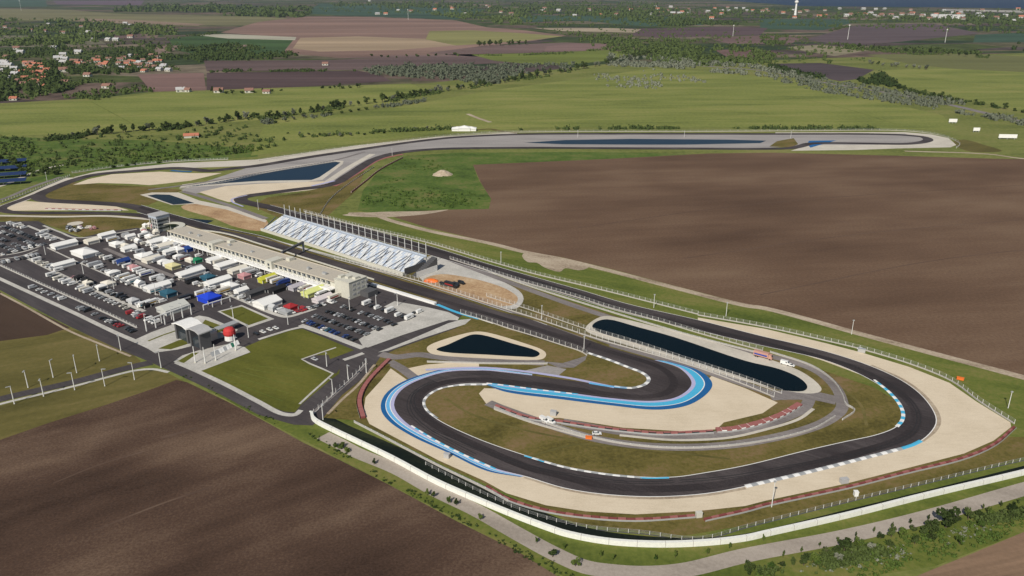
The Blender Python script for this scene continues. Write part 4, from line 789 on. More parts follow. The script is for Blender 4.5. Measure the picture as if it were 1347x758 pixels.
fence([(560,612),(640,653),(700,678),(770,695),(849,703),(917,711),(980,695),(1007,688),(1111,662),(1216,637),(1347,606),(1450,585)], 1.8, 'dark wire fence between infield grass and noise wall', 95, .1, 'darkwall')
fence([(340,212),(440,197),(500,190),(567,181.5),(640,175.5),(760,173.5),(900,173.5),(1050,172.5),(1190,172.5),(1235,178),(1262,189),(1258,195)], 2.6, 'far fence round the upper track', 95)
fence([(0,268),(40,253),(92,232)], 2.6, 'fence outside the upper left corner', 40)
fence([(95,228),(160,219),(230,213),(300,210)], 2.4, 'fence above the upper left gravel trap', 50)
fence([(237,249),(300,239),(350,228),(440,213)], 2.0, 'fence beside the upper basin', 50)
fence([(462,254),(480,240),(500,224),(530,208)], 2.2, 'reddish sleeved fence at the bend above the green plot', 30, 1.4, 'pink')
fence([(420,284),(435,262),(455,245),(492,220)], 1.4, 'dark low fence running diagonally above the grandstand', 40, .4, 'darkwall')
fence([(0,349),(60,376.5),(142,413),(180,431)], 1.6, 'low fence along the lower side of the car park', 60, .3)
fence([(713,556),(775,575.5),(833,586.5),(900,590.5),(984,584.5),(1067,566),(1098,549)], 1.2, 'curved pale guardrail below the inner service road', 90, .9)
fence([(1013,464),(1067,482),(1095,501),(1108,520),(1113,533),(1124,540),(1108,553)], 1.2, 'guardrail round the outside of the service road bend', 50, .9)
fence([(562,477),(640,479),(720,479.5)], 1.2, 'guardrail between triangular pond and lilac run-off', 50, .9)
fence([(650,539),(700,557),(775,578)], 1.2, 'guardrail left of the orange block', 40, .9)
nw, C = wallthing('noise_wall', [(410,546),(413,554),(440,569),(463,580),(515,605),(575,637),(627,660),(680,682),(720,697),(744,705),(797,715),(862,719),(927,717),(980,711),(1007,705),(1111,681.5),(1216,655),(1347,624),(1500,586)], 2.3, 1.3, M['noise'], 'long curving white noise wall between circuit and path', 'wall', 6)
part('coping', *join([prism([p + Vector((0,0,0)) for p in (a, b, b + (offset([a, b], 1.0)[1]-b), a + (offset([a, b], 1.0)[0]-a))], 2.3, 2.5) for a, b in zip(C[:-1], C[1:])][:1]), M['noise'], nw)
V, F = [], []; box(V, F, -.09, .09, -.70, .70, 0, 2.38); JM = mesh('wall_post', V, F, M['dull']); Q = resamp(C, 42)
for i, q in enumerate(Q[1:-1]):
    d_ = Q[i+2] - Q[i]; link('wall_post', JM, nw, q - nw.location, math.atan2(d_.y, d_.x))
# tyre barriers
def tyres(pts, label, h=1.0, wd=1.0, cols=('dred', 'pink'), blk=3.4):
    C = crom(GP(pts), 6); nb = max(4, int(plen(C)/blk)); C = resamp(C, nb+1); l, r = offset(C, -wd/2), offset(C, wd/2); V, F, mi = [], [], []
    t = thing('tyre_barrier', label, 'barrier', tuple(C[0]))
    for i in range(nb):
        a, b, c_, d_ = l[i], l[i+1].lerp(l[i], .06), r[i+1].lerp(r[i], .06), r[i]; k = len(V)
        for p in (a, b, c_, d_): V += [Vector((p.x, p.y, .15)), Vector((p.x, p.y, h + .06*((i*7) % 3)))]
        F += [(k,k+2,k+3,k+1),(k+2,k+4,k+5,k+3),(k+4,k+6,k+7,k+5),(k+6,k,k+1,k+7),(k+1,k+3,k+5,k+7)]; mi += [i % 2]*4 + [2 if i % 2 else i % 2]
    o = link('tyre_stack', mesh('tyre_stack', [v - C[0] for v in V], F, [M[cols[0]], M[cols[1]], M['pink']], mi), t)
    C2 = offset(C, wd/2 + .5); V, F = [], []
    for p in C2: V += [Vector((p.x, p.y, .15)), Vector((p.x, p.y, 1.0))]
    for i in range(nb): k = i*2; F.append((k, k+2, k+3, k+1))
    part('guardrail', V, F, M['steel'], t)
tyres([(512,474),(500,486),(487,500),(477,515),(473,530),(478,551)], 'dark red double tyre wall left of the blue hairpin', 1.2, 2.2, ('pink', 'dred'), 1.6)
tyres([(640,641),(666,657),(718,673),(770,681),(836,685),(914,680)], 'red and white tyre wall below the bottom gravel trap')
tyres([(926,685),(980,673),(1007,665.5),(1111,643),(1190,623),(1268,603.5),(1307,586),(1334,563)], 'red and white tyre wall along the lower right gravel trap')
tyres([(652,535),(696,551),(736,556),(775,562),(814,567),(870,571.5),(938,569)], 'brown tyre wall below the middle gravel trap', 1.2, 1.4, ('pink', 'black'))
tyres([(942,567),(963,566),(1003,556.5),(1030,546),(1052,533)], 'pink and white tyre wall at the right end of the middle gravel trap', 1.2, 3.0, ('pink', 'white'), 2.4)
tyres([(60,275.5),(110,277),(160,277.5)], 'short red topped tyre wall in the upper left gravel', 1.2, 1.6, ('pink', 'white'))

# ------------------------------------------------------------------ lamp posts and masts
V, F = lathe([(.26,0),(.2,.5),(.13,9.5)], 6); PM = mesh('pole', V, F, M['lightsteel']); V, F = [], []; box(V, F, -.2, 1.6, -.22, .22, 9.5, 9.7); LM = mesh('lamp_head', V, F, M['steel'])
def lamp(px, py, label, group='lamp posts', s=1.0):
    t = thing('street_lamp', label, 'lamp', tuple(G(px, py, ZG)), rnd(0, 6), group); link('pole', PM, t); link('lamp_head', LM, t); t.scale = (1.3, 1.3, s)
for i, q in enumerate([(37,510),(70,496.5),(101,490.5),(131,475),(159,461)]): lamp(*q, 'pale lamp post, %s from the left on the far side of the field road' % ordw(i+1), 'lamp posts along the field road', 1.05)
for i, q in enumerate([(19,531.5),(57.5,521.5),(98.4,513),(138,508),(177,499.5),(212,484)]): lamp(*q, 'pale lamp post, %s from the left on the near side of the field road' % ordw(i+1), 'lamp posts along the field road', 1.05)
for i, q in enumerate([(327,444),(379,427),(307,419),(310.5,461),(430,482),(482,490.5),(458,499),(438,519),(425,552),(205,388),(270,395),(400,392),(460,408),(495,404),(523,402),(60,335),(110,360),(150,380),(192,430),(213,425),(226,420),(240,416)]):
    lamp(*q, 'lamp post, %s from the left among the yard roads' % ordw(i+1), 'lamp posts in the paddock yard', .9)
for i, q in enumerate([(62,238),(340,276),(659,347),(712.6,420),(955,416),(1015,667),(1326,537),(768,462),(860,405),(1120,440),(516,205),(760,181),(900,181),(1040,182)]):
    p = G(*q, ZG); t = thing('camera_mast', 'white trackside mast, %s in a list from %s' % (ordw(i+1), 'the upper left corner round the circuit'), 'mast', tuple(p), 0, 'trackside masts')
    t['label'] = ['white mast outside the upper left corner','white mast at the bend above the grandstand start','white mast left of the dirt patch on the outer verge','white mast on grass left of the long pond','white mast right of the white gravel strip start','tall white mast on the lower right tyre wall','white mast at the right edge past the outer fence','thin mast at the tip of the paddock side catch fence','white mast halfway along the outer verge','white mast on the verge above the far right bend','white mast at the upper bend by the green plot','white mast left end of the far blue basin','white mast middle of the far blue basin','white mast right end of the far blue basin'][i]
    h = 12 if i == 5 else 9; link('pole', mesh('pole', *lathe([(.22,0),(.14,h)], 6), M['lightsteel']), t); V, F = [], []; box(V, F, -.5, .5, -.3, .3, h, h+.6); link('camera_head', mesh('camera_head', V, F, M['steel']), t)
for i, q in enumerate([(257,477),(270,478),(284,474),(310,461)]):
    t = thing('flagpole', 'white flagpole, %s from the left on the entrance island' % ordw(i+1), 'flagpole', tuple(G(*q, ZG)), 0, 'flagpoles on the entrance island'); link('pole', mesh('pole', *lathe([(.32,0),(.2,10)], 6), M['white']), t); V, F = [], []; box(V, F, -.5, .5, -.5, .5, 0, .5); link('base', mesh('base', V, F, M['wall']), t)
# white goal like frame along the left entrance
fa, fb = G(193, 436, ZG), G(252, 414, ZG); uf, nf, LF = seg_frame(fa, fb); t = thing('entrance_portal', 'white steel portal frame along the left side of the paddock entrance', 'frame', tuple(fa))
for k in range(6): part('post', *obox(fa, uf, nf, LF*k/5-.25, LF*k/5+.25, -.25, .25, ZG, 7), M['white'], t)
part('beam', *obox(fa, uf, nf, 0, LF, -.3, .3, 7, 7.6), M['white'], t)
fa, fb = G(268, 408, ZG), G(303, 397, ZG); uf, nf, LF = seg_frame(fa, fb); t = thing('entrance_portal', 'short white steel frame below the blue tent', 'frame', tuple(fa))
for k in range(4): part('post', *obox(fa, uf, nf, LF*k/3-.2, LF*k/3+.2, -.2, .2, ZG, 3.4), M['white'], t)
part('beam', *obox(fa, uf, nf, 0, LF, -.25, .25, 3.4, 3.9), M['white'], t)
# entrance gate building: two tall leaning canopies
def gate(cx, cy, w_, d_, h, label, m1, m2):
    c = G(cx, cy, 0); t = thing('entrance_gate', label, 'building', tuple(c))
    part('pillar', *obox(c, u, n, -w_/2, -w_/2+1.6, -d_/2, d_/2, ZG, h), m1, t); part('pillar', *obox(c, u, n, w_/2-1.6, w_/2, -d_/2, d_/2, ZG, h), m1, t)
    V, F = [], []; prof = [(-w_/2-1, h), (-w_/4, h+1.4), (w_/4, h+1.4), (w_/2+1, h)]
    for x, z in prof:
        for s in (-d_/2-1, d_/2+1): q = c + u*x + n*s; V += [Vector((q.x, q.y, z)), Vector((q.x, q.y, z+.7))]
    for i in range(3): k = i*4; F += [(k+1,k+3,k+7,k+5),(k,k+4,k+6,k+2),(k,k+1,k+5,k+4),(k+2,k+6,k+7,k+3)]
    F += [(0,2,3,1),(12,13,15,14)]; part('roof', V, F, m2, t)
    part('glazing', *obox(c, u, n, -w_/2+1.7, w_/2-1.7, -d_/2+1, d_/2-1, ZG, h*.55), M['glass'], t)
gate(249, 446, 13, 9, 9.5, 'left entrance building with white ribbed canopy on dark pillars', M['darkwall'], M['white']); gate(265, 456, 11, 7, 10.5, 'dark entrance pavilion right of the white ribbed canopy', M['darkwall'], M['roofgrey'])
c = G(276, 446, 0); t = thing('kiosk', 'small rounded white kiosk behind the dark entrance pavilion', 'kiosk', tuple(c)); part('wall', *join([obox(c, u, n, -4, 4, -3, 3, ZG, 4.6)]), M['wall'], t); V, F = lathe([(4.5,4.6),(3.8,5.6),(1.5,6.2)], 12); link('roof', mesh('roof', V, F, M['wall']), t)
c = G(303, 447, 0); t = thing('red_dome', 'red rounded dome on a white base at the entrance', 'pavilion', (c.x, c.y, ZG)); link('base', mesh('base', *lathe([(3.2,0),(3.2,3.2)], 14), M['white']), t); link('dome', mesh('dome', *lathe([(3.4,3.2),(3.7,4.4),(3.4,6.4),(2.4,7.6),(.6,8.1)], 14), M['red']), t)
c = G(299, 436, 0); t = thing('canopy', 'green grey canopy behind the red dome', 'canopy', tuple(c)); part('roof', *obox(c, u, n, -2.5, 2.5, -7, 7, 4, 4.4), M['steel'], t); [part('column', *obox(c, u, n, -2, -1.7, s, s+.3, ZG, 4), M['steel'], t) for s in (-6, 0, 6)]
for i in range(9):
    p = G(283 + i*3.3, 467 - i*1.6, ZG); t = thing('banner_stand', 'white leaning banner stand, %s from the left in front of the red dome' % ordw(i+1), 'banner', tuple(p), math.atan2(n.y, n.x), 'leaning banner stands at the entrance')
    V = [Vector(v) for v in ((-2.6,-.9,0),(2.6,-.9,0),(2.6,.7,2.2),(-2.6,.7,2.2),(-2.6,-.75,0),(2.6,-.75,0),(2.6,.85,2.2),(-2.6,.85,2.2))]
    link('banner', mesh('banner', V, [(0,1,2,3),(7,6,5,4),(0,4,5,1),(3,2,6,7),(0,3,7,4),(1,5,6,2)], M['white'] if i % 3 else M['green_sheet'] if i == 6 else M['steel']), t); V, F = [], []; box(V, F, -.1, .1, .7, 1.6, 0, 2); link('strut', mesh('strut', V, F, M['steel']), t)
# ------------------------------------------------------------------ vehicles and tents
RU = math.atan2(u.y, u.x); RN = math.atan2(n.y, n.x)
def profbox(prof, w_, w2=None):
    """extrude a side profile [(x,z)..] across the width, top narrowed to w2"""
    zt = max(z for x, z in prof); V, F = [], []; k = len(prof); w2 = w2 or w_
    for s in (-1, 1):
        for x, z in prof: V.append(Vector((x, s*(w2 if z > zt*.62 else w_)/2, z)))
    F = [tuple(range(k)), tuple(range(2*k-1, k-1, -1))] + [(i, i+k, (i+1) % k + k, (i+1) % k) for i in range(k)]
    return V, F
V, F = profbox([(-2.2,.35),(-2.25,.95),(-1.9,1.0),(1.0,.98),(2.15,.85),(2.2,.35)], 1.8); CB = mesh('body', V, F, M['paint'])
V, F = profbox([(-1.95,.96),(-1.5,1.42),(.35,1.42),(1.05,.96)], 1.62, 1.3); CG = mesh('cabin_glass', V, F, M['glass']); V, F = [], []; box(V, F, -1.45, .3, -.62, .62, 1.4, 1.48); CR = mesh('roof', V, F, M['paint'])
V, F = [], []; 
def wheelm(r, w_):
    V, F = lathe([(r,-w_/2),(r,w_/2)], 10); F.append(tuple(range(9,-1,-1))); return mesh('wheel', [Vector((v.x, v.z, v.y + r)) for v in V], F, M['tyre'])
WH, WHB = wheelm(.33, .22), wheelm(.5, .3)
V, F = profbox([(-2.7,.4),(-2.75,2.35),(1.2,2.35),(1.95,1.5),(2.7,1.15),(2.75,.4)], 2.0, 1.9); VB = mesh('body', V, F, M['paint']); V, F = profbox([(1.24,2.3),(1.98,1.52),(1.9,1.42),(1.1,2.2)], 1.86); VG = mesh('windscreen', V, F, M['glass'])
V, F = profbox([(-5.4,1.0),(-5.4,3.9),(3.6,3.9),(3.6,1.0)], 2.6); TB = mesh('trailer', V, F, M['paint']); V, F = profbox([(3.75,.6),(3.75,3.3),(5.3,3.3),(5.9,2.0),(5.95,.6)], 2.5); TC = mesh('cab', V, F, M['paint']); V, F = profbox([(5.34,3.2),(5.92,2.05),(5.8,2.0),(5.2,3.2)], 2.3); TW = mesh('windscreen', V, F, M['glass'])
V, F = profbox([(-3.2,.5),(-3.2,2.9),(3.4,2.9),(3.7,2.3),(2.7,1.7),(3.4,1.1),(3.4,.5)], 2.3); MB_ = mesh('body', V, F, M['paint']); V, F = [], []; box(V, F, -2, .5, -1.18, 1.18, 1.5, 2.1); MW = mesh('window', V, F, M['glass'])
V, F = [], []
box(V, F, -4.9, 3.0, -1.33, 1.33, 1.6, 2.6); TS = mesh('livery_stripe', V, F, M['paint']); V, F = [], []; box(V, F, .2, 1.15, -.99, .99, 1.45, 2.0); VS = mesh('side_window', V, F, M['glass'])
def tentm(ridge):
    V = [Vector(v) for v in ((-.5,-.5,.62),(.5,-.5,.62),(.5,.5,.62),(-.5,.5,.62),(-.5,-.5,.5),(.5,-.5,.5),(.5,.5,.5),(-.5,.5,.5))]
    F = [(4,5,1,0),(5,6,2,1),(6,7,3,2),(7,4,0,3)]
    if ridge: V += [Vector((-.5,0,1)), Vector((.5,0,1))]; F += [(0,1,9,8),(2,3,8,9),(1,2,9),(3,0,8)]
    else: V += [Vector((0,0,1))]; F += [(0,1,8),(1,2,8),(2,3,8),(3,0,8)]
    return mesh('roof', V, F, M['cloth'])
TT = [tentm(True), tentm(False)]
V, F = [], []; box(V, F, -.46, .46, -.46, .46, 0, .5); TSW = mesh('side_wall', V, F, M['cloth'])
V, F = [], []; box(V, F, -.15, .15, -.15, .15, 0, 1); TLG = mesh('leg', V, F, M['lightsteel'])
WHT, CRM, GRY, DGR, BLK, SIL = (.74,.74,.72,1), (.66,.63,.55,1), (.30,.31,.32,1), (.07,.07,.075,1), (.02,.02,.022,1), (.45,.46,.47,1)
RED, BLU, NAV, TEL, YEL, GRN2, PNKc, LYE = (.33,.03,.035,1), (.02,.06,.55,1), (.02,.05,.20,1), (.03,.10,.15,1), (.50,.50,.06,1), (.02,.20,.10,1), (.46,.24,.25,1), (.62,.66,.25,1)
CN = {WHT:'white', CRM:'cream', GRY:'grey', DGR:'dark grey', BLK:'black', SIL:'silver', RED:'red', BLU:'bright blue', NAV:'navy blue', TEL:'teal', YEL:'yellow', GRN2:'green', PNKc:'pink red', LYE:'pale lime', TEA: 'teal'}
def vehicle(kind, p, rz, col, label, group, cat=None):
    t = thing({'car':'parked_car','van':'parked_van','truck':'race_truck','camper':'motorhome'}[kind], label, cat or {'car':'car','van':'van','truck':'truck','camper':'motorhome'}[kind], (p.x, p.y, ZG), rz, group)
    def lk(nm, me, c=None):
        o = link(nm, me, t); o.color = c or col; return o
    if kind == 'car': lk('body', CB); lk('cabin_glass', CG); lk('roof', CR); W_ = [(x, y) for x in (-1.35, 1.4) for y in (-.82, .82)]; wm = WH
    if kind == 'van': lk('body', VB); lk('windscreen', VG); W_ = [(x, y) for x in (-1.8, 1.9) for y in (-.92, .92)]; wm = WH
    if kind == 'camper': lk('body', MB_); lk('window', MW); W_ = [(x, y) for x in (-2, 2.3) for y in (-1.05, 1.05)]; wm = WH
    if kind == 'truck': lk('trailer', TB); lk('cab', TC); lk('windscreen', TW); W_ = [(x, y) for x in (-4, -2.8, 4.8) for y in (-1.15, 1.15)]; wm = WHB
    for x, y in W_: link('wheel', wm, t, (x, y, 0))
    if kind == 'truck':
        o = link('livery_stripe', TS, t); o.color = random.choice([(.3,.03,.03,1), (.03,.06,.3,1), (.05,.05,.05,1), (.5,.5,.5,1), (.4,.25,.03,1), (.03,.2,.25,1)])
    if kind == 'van': link('side_window', VS, t)
    if kind == 'truck': t.scale = (.95,)*3
    return t
def tent(p, rz, L_, W_, h, col, label, group=None, ridge=0, walls=False, name='tent'):
    t = thing(name, label, 'tent', (p.x, p.y, ZG), rz, group)
    r = link('roof', TT[ridge], t); r.scale = (L_, W_, h); r.color = col
    if walls: s = link('side_wall', TSW, t); s.scale = (L_, W_, h); s.color = col
    for x in (-.47, .47):
        for y in (-.47, .47): g_ = link('leg', TLG, t, (x*L_, y*W_, 0)); g_.scale = (1, 1, h*.52)
    return t
# hand placed tents and trucks (photo positions of things one can tell apart)
for x, y, L_, W_, h, c_, r_, wl, lab in [
    (228,409,17,12,6,(.50,.51,.48,1),0,1,'large grey rounded marquee beside the paddock entrance'),
    (276,396,13,11,6,BLU,1,1,'bright blue marquee at the front of the paddock'),
    (352,370,13,6,5,YEL,0,1,'yellow roofed tent near the middle of the pit building'),
    (413,387,17,8,5,LYE,0,1,'pale lime striped awning near the end of the pit building'),
    (352,402,15,13,5.5,WHT,0,1,'white marquee with red end near the paddock corner'),
    (383,408,7,7,5,RED,1,1,'red tent attached to the white marquee at the paddock corner'),
    (322,366,8,7,4.5,PNKc,1,1,'pink red tent in the row beside the pit building'),
    (248,330,9,8,4.5,NAV,1,1,'navy blue tent near the far part of the pit building'),
    (222,389,10,8,5,TEL,1,1,'teal tent between the grey marquee and the white tents'),
    (228,353,10,8,4.5,(.60,.56,.30,1),1,1,'pale yellow tent in the middle paddock row'),
    (259,345,7,7,4,GRN2,1,1,'green tent between the navy tent and the white row'),
    (163,347,9,6,4.5,NAV,0,1,'dark blue tent left of the paddock centre'),
    (176,355,8,6,4.5,PNKc,1,1,'pinkish tent left of the paddock centre'),
    (85,325,19,9,5,WHT,0,1,'long white marquee at the upper left of the paddock'),
    (112,336,20,13,5.5,WHT,1,1,'biggest white marquee at the left of the paddock'),
    (84,351,16,6,4.5,WHT,0,1,'narrow white marquee above the car park lane'),
    (208,381,17,8,5,WHT,0,1,'white row tent beside the teal tent'),
    (141,312,13,7,4.5,WHT,0,1,'white tent at the far end of the middle lane'),
    (121,320,10,8,4.5,CRM,0,1,'cream tent left of the far white tent'),
    (207,321,15,9,5,WHT,0,1,'white marquee close to the control tower'),
    (218,326,14,8,4.5,CRM,0,1,'cream marquee in front of the one by the control tower'),
    (234,331,12,7,4.5,WHT,1,1,'white tent left of the navy blue tent'),
    (288,343,19,7,4.5,WHT,0,1,'slim white awning in the pit side row'),
    (300,351,20,9,5,WHT,0,1,'broad white awning left of the pink red tent'),
    (313,358,14,7,4.5,CRM,0,1,'cream awning directly left of the pink red tent'),
    (251,362,20,9,5,WHT,0,1,'white marquee below the pale yellow tent row'),
    (274,368,9,8,4.5,TEL,1,1,'small teal tent between two white marquees'),
    (287,374,19,8,5,WHT,0,1,'white marquee right of the small teal tent'),
    (303,379,12,8,4.5,WHT,1,1,'white tent at the near end of the middle row'),
    (392,380,13,6,4.5,(.42,.40,.44,1),0,1,'grey tent beside the pale lime awning'),
    (425,396,14,7,4.5,(.60,.55,.56,1),0,1,'off white awning right of the pale lime awning'),
    (365,384,12,6,4.5,BLK,0,1,'black tent right of the yellow tent'),
    (336,388,13,6,4.5,DGR,0,1,'dark grey tent left of the white marquee with red end'),
    (318,386,9,6,4.5,WHT,0,1,'small white tent at the lower edge of the near block'),
    (188,340,12,8,4.5,WHT,1,1,'white tent above the middle lane'),
    (200,344,13,9,4.5,CRM,0,1,'cream tent above the middle lane'),
    (154,324,11,8,4.5,WHT,1,1,'white tent by the start of the middle lane'),
    (170,330,11,7,4.5,WHT,0,1,'white awning by the start of the middle lane'),
    (116,357+18,6,5,4,CRM,1,1,'small cream tent by the car park lane'),
    (143,376,9,7,4.2,CRM,1,1,'cream tent left below the middle lane')]:
    tent(G(x, y), RN if r_ == 0 else RU, L_, W_, h, c_, lab, 'paddock tents', r_ if lab.find('rounded') < 0 else 0, bool(wl), 'marquee' if L_ > 14 else 'tent')
def row(p0, p1, n_, kinds, cols, place, rz=RN, jit=.6, gap=.08, group=None):
    C = resamp(GP([p0, p1]), n_)
    for i, p in enumerate(C):
        if random.random() < gap: continue
        k = random.choice(kinds); c_ = random.choice(cols)
        q = p + Vector((rnd(-jit, jit), rnd(-jit, jit), 0))
        if k == 'tent': tent(q, rz + (0 if random.random() < .7 else 1.57), rnd(5, 9), rnd(4, 6), rnd(3.5, 4.5), c_, '%s pop up tent, %s from left %s' % (CN[c_], ordw(i+1), place), group or place, random.randint(0, 1), True)
        else: vehicle(k, q, rz + (math.pi if random.random() < .4 else 0) + rnd(-.06, .06), c_, '%s %s, %s from left %s' % (CN[c_], {'car':'car','van':'van','truck':'race truck','camper':'motorhome'}[k], ordw(i+1), place), group or 'vehicles ' + place)
DK = [BLK, DGR, DGR, GRY, BLK, BLK, SIL, DGR]; MX = [WHT, WHT, SIL, GRY, BLK, DGR, GRY, WHT]; LT = [WHT, WHT, WHT, CRM, SIL]
row((6,299),(48,316), 14, ['car'], DK, 'in the far car park top row'); row((2,306),(46,323), 14, ['car'], DK + [WHT], 'in the far car park second row')
row((0,315),(34,328), 12, ['car'], DK + [SIL], 'in the far car park third row'); row((0,323),(22,332), 8, ['car'], DK, 'in the far car park fourth row')
row((14,295),(32,301), 5, ['van', 'camper'], LT, 'at the very top of the far car park'); row((50,308),(70,317), 5, ['van', 'camper'], LT, 'under the kerb beside the far car park')
row((3,336),(58,322), 13, ['car', 'car', 'van'], MX, 'along the left cross lane', RU); row((4,347),(48,337), 8, ['car', 'van'], MX, 'below the left cross lane', RU)
row((48,344),(78,357), 6, ['van', 'camper'], LT, 'above the car park lane'); row((66,364),(180,412), 20, ['van', 'car', 'camper', 'car'], [WHT, WHT, SIL, GRY, CRM, DGR], 'on the lane lower side')
row((98,366),(190,404), 16, ['car', 'van', 'tent'], [WHT, BLK, GRY, SIL, BLK, PNKc], 'on the lane upper side'); row((108,372),(170,398), 10, ['car', 'car'], DK, 'between the lane rows')
row((45,379),(82,395), 6, ['van', 'car', 'car'], [WHT, SIL, DGR], 'on the strip beside the pavement'); row((104,406),(124,415), 5, ['car', 'van'], [RED, GRY, BLK, GRY], 'on the grassy end of the strip'); row((136,420),(176,437), 11, ['car'], [BLK, RED, DGR, BLK, WHT, GRY], 'at the near end of the strip')
row((172,413),(205,426), 8, ['car', 'van'], [WHT, RED, SIL, BLK, WHT], 'left of the grey marquee'); row((186,404),(215,398), 5, ['van', 'truck'], LT, 'behind the grey marquee')
row((112,346),(205,385), 15, ['truck', 'van', 'car', 'tent', 'camper'], LT + [WHT, BLK], 'above the long white line'); row((130,337),(222,374), 15, ['truck', 'van', 'tent', 'camper'], LT + [BLK, GRY, WHT], 'on the middle lane near side')
row((148,318),(222,350), 13, ['truck', 'van', 'tent', 'camper'], LT + [WHT, GRY], 'on the middle lane far side'); row((165,312),(250,345), 14, ['truck', 'tent', 'van'], LT + [BLK, GRY], 'in the block behind the middle lane')
row((190,312),(240,327), 8, ['truck', 'tent', 'van'], LT, 'at the pit building far end'); row((262,338),(340,364), 12, ['truck', 'van'], LT + [DGR, RED], 'directly beside the pit building terrace')
row((232,366),(310,390), 12, ['truck', 'van', 'car'], LT + [BLK, GRY], 'at the lower edge of the middle block'); row((240,352),(320,376), 10, ['truck', 'car', 'van'], [WHT, BLK, GRY, WHT, SIL], 'in the middle of the big tent block')
row((345,366),(440,394), 14, ['truck', 'van', 'car'], [WHT, BLK, GRY, WHT, NAV, CRM], 'at the near half pit terrace'); row((318,393),(375,413), 9, ['van', 'car', 'tent'], [WHT, SIL, WHT, GRY], 'on the outer edge of the near block'); row((385,412),(440,398), 12, ['car', 'car', 'van'], [BLK, DGR, WHT, GRY, RED], 'at the paddock corner', RU)
row((238,398),(266,388), 5, ['van', 'truck'], [WHT, BLK, CRM], 'between grey and blue marquees'); row((60,296+10),(60,307), 2, ['camper'], LT, 'beside the far kerb')
row((401,424),(465,448), 13, ['car'], [WHT, TEL, SIL, BLK, DGR, GRY, NAV], 'in the nearest pit exit row'); row((415,417),(482,441), 13, ['car'], DK, 'in the second pit exit row')
row((432,411),(500,435), 13, ['car'], DK, 'in the third pit exit row'); row((452,405),(520,428), 12, ['car'], DK, 'in the farthest pit exit row')
for i, (x, y) in enumerate([(482,401),(497,406.5),(512,411),(524,416),(538,420),(552,411.5)]): vehicle('van' if i % 2 else 'camper', G(x, y), RN, WHT, 'white van, %s from the left in the line on the concrete apron' % ordw(i+1), 'white vans on the concrete apron')
for i, (x, y) in enumerate([(489,404),(505,409),(531,418),(545,413)]): vehicle('car', G(x, y), RN, BLK, 'black car, %s from the left between the white vans' % ordw(i+1), 'black cars on the concrete apron')
for i, (x, y) in enumerate([(337,440.5),(346,438),(355,435),(363,433)]): vehicle('car', G(x, y), RU, BLK if i == 0 else WHT, '%s car, %s from the left beside the big lawn' % ('black' if i == 0 else 'white', ordw(i+1)), 'cars parked beside the big lawn')
vehicle('car', G(414, 474), RU, SIL, 'silver car parked in the small notch of the lawn', 'cars parked beside the big lawn')
vehicle('truck', G(1003, 471), RU, (.50,.28,.22,1), 'reddish service truck on the road at the pond end', 'service vehicles'); vehicle('van', G(1033, 480), RU, WHT, 'white van on the service road bend', 'service vehicles'); vehicle('car', G(1040, 482), RU, WHT, 'white car behind the van on the service road bend', 'service vehicles')
vehicle('van', G(716, 555), RU-.2, WHT, 'white van beside the middle gravel trap', 'service vehicles'); vehicle('van', G(724, 556.5), RU-.2, WHT, 'second white van beside the middle gravel trap', 'service vehicles'); vehicle('car', G(785, 572), 0, WHT, 'white car next to the orange block', 'service vehicles'); vehicle('car', G(1133, 461), RU, WHT, 'white car on the outer verge by the far gravel', 'service vehicles')
for i, (x, y) in enumerate([(583,386),(593,388),(600,386),(607,384)]): vehicle('truck' if i == 1 else 'van', G(x, y-10), RU, BLK, 'dark machine, %s from the left beside the red stockpile' % ordw(i+1), 'dark machines by the red stockpile')
# other single things
def blocky(name, px, py, dims, m, label, cat, rz=0, extra=None):
    p = G(px, py, .2); t = thing(name, label, cat, tuple(p), rz); L_, W_, h = dims; V, F = [], []; box(V, F, -L_/2, L_/2, -W_/2, W_/2, 0, h*.9); link('body', mesh('body', V, F, m), t)
    V, F = [], []; box(V, F, -L_/2-.1, L_/2+.1, -W_/2-.1, W_/2+.1, h*.9, h); link('top', mesh('top', V, F, extra or m), t); return t
blocky('marshal_post', 774.5, 577, (3,1.4,1.2), M['orangep'], 'orange marshal post on the inner guardrail', 'hut', -.2); blocky('marshal_post', 1263, 499.5, (3.4,1.4,1.4), M['orangep'], 'orange block at the end of the outer wall', 'hut', -.6)
blocky('marshal_post', 728, 546, (3,2,2.4), M['roofgrey'], 'grey marshal shelter above the middle tyre wall', 'hut', -.3); blocky('marshal_post', 588, 602, (2.6,1.8,2.2), M['roofgrey'], 'grey marshal shelter on the lower left gravel', 'hut', -.4); blocky('marshal_post', 1110, 635, (3.4,1.8,2.2), M['roofgrey'], 'grey marshal shelter on the lower right gravel', 'hut', .2)
blocky('cabin', 1125.5, 652, (1.6,1.6,2.2), M['white'], 'small white cabin below the lower right tyre wall', 'hut'); blocky('cabin', 919, 680, (2.5,1.5,2.4), M['wall'], 'pale gatehouse in the gap of the bottom tyre walls', 'hut', .2); blocky('cabin', 1133, 463, (4,2,2.2), M['steel'], 'grey container on the outer verge', 'container', -.4)
blocky('signal_hut', 581, 227+4, (2,2,2), M['wall'], 'tiny pale hut on top of the spoil heap', 'hut')
for i, (px, py, L_, h) in enumerate([(1253,162.5,12,5),(1284,174,9,4.5),(1325,183.5,24,5)]):
    t = thing('billboard', ['small white roadside board on the right meadow','white board right of the far hairpin','widest white board at the right edge'][i], 'billboard', tuple(G(px, py)), -.1); V, F = [], []; box(V, F, -L_/2, L_/2, -.4, .4, 2, h+2); link('panel', mesh('panel', V, F, M['white']), t)
    for s in (-.4, 0, .4): V, F = [], []; box(V, F, s*L_-.3, s*L_+.3, .4, 1, 0, h); link('post', mesh('post', V, F, M['steel']), t)
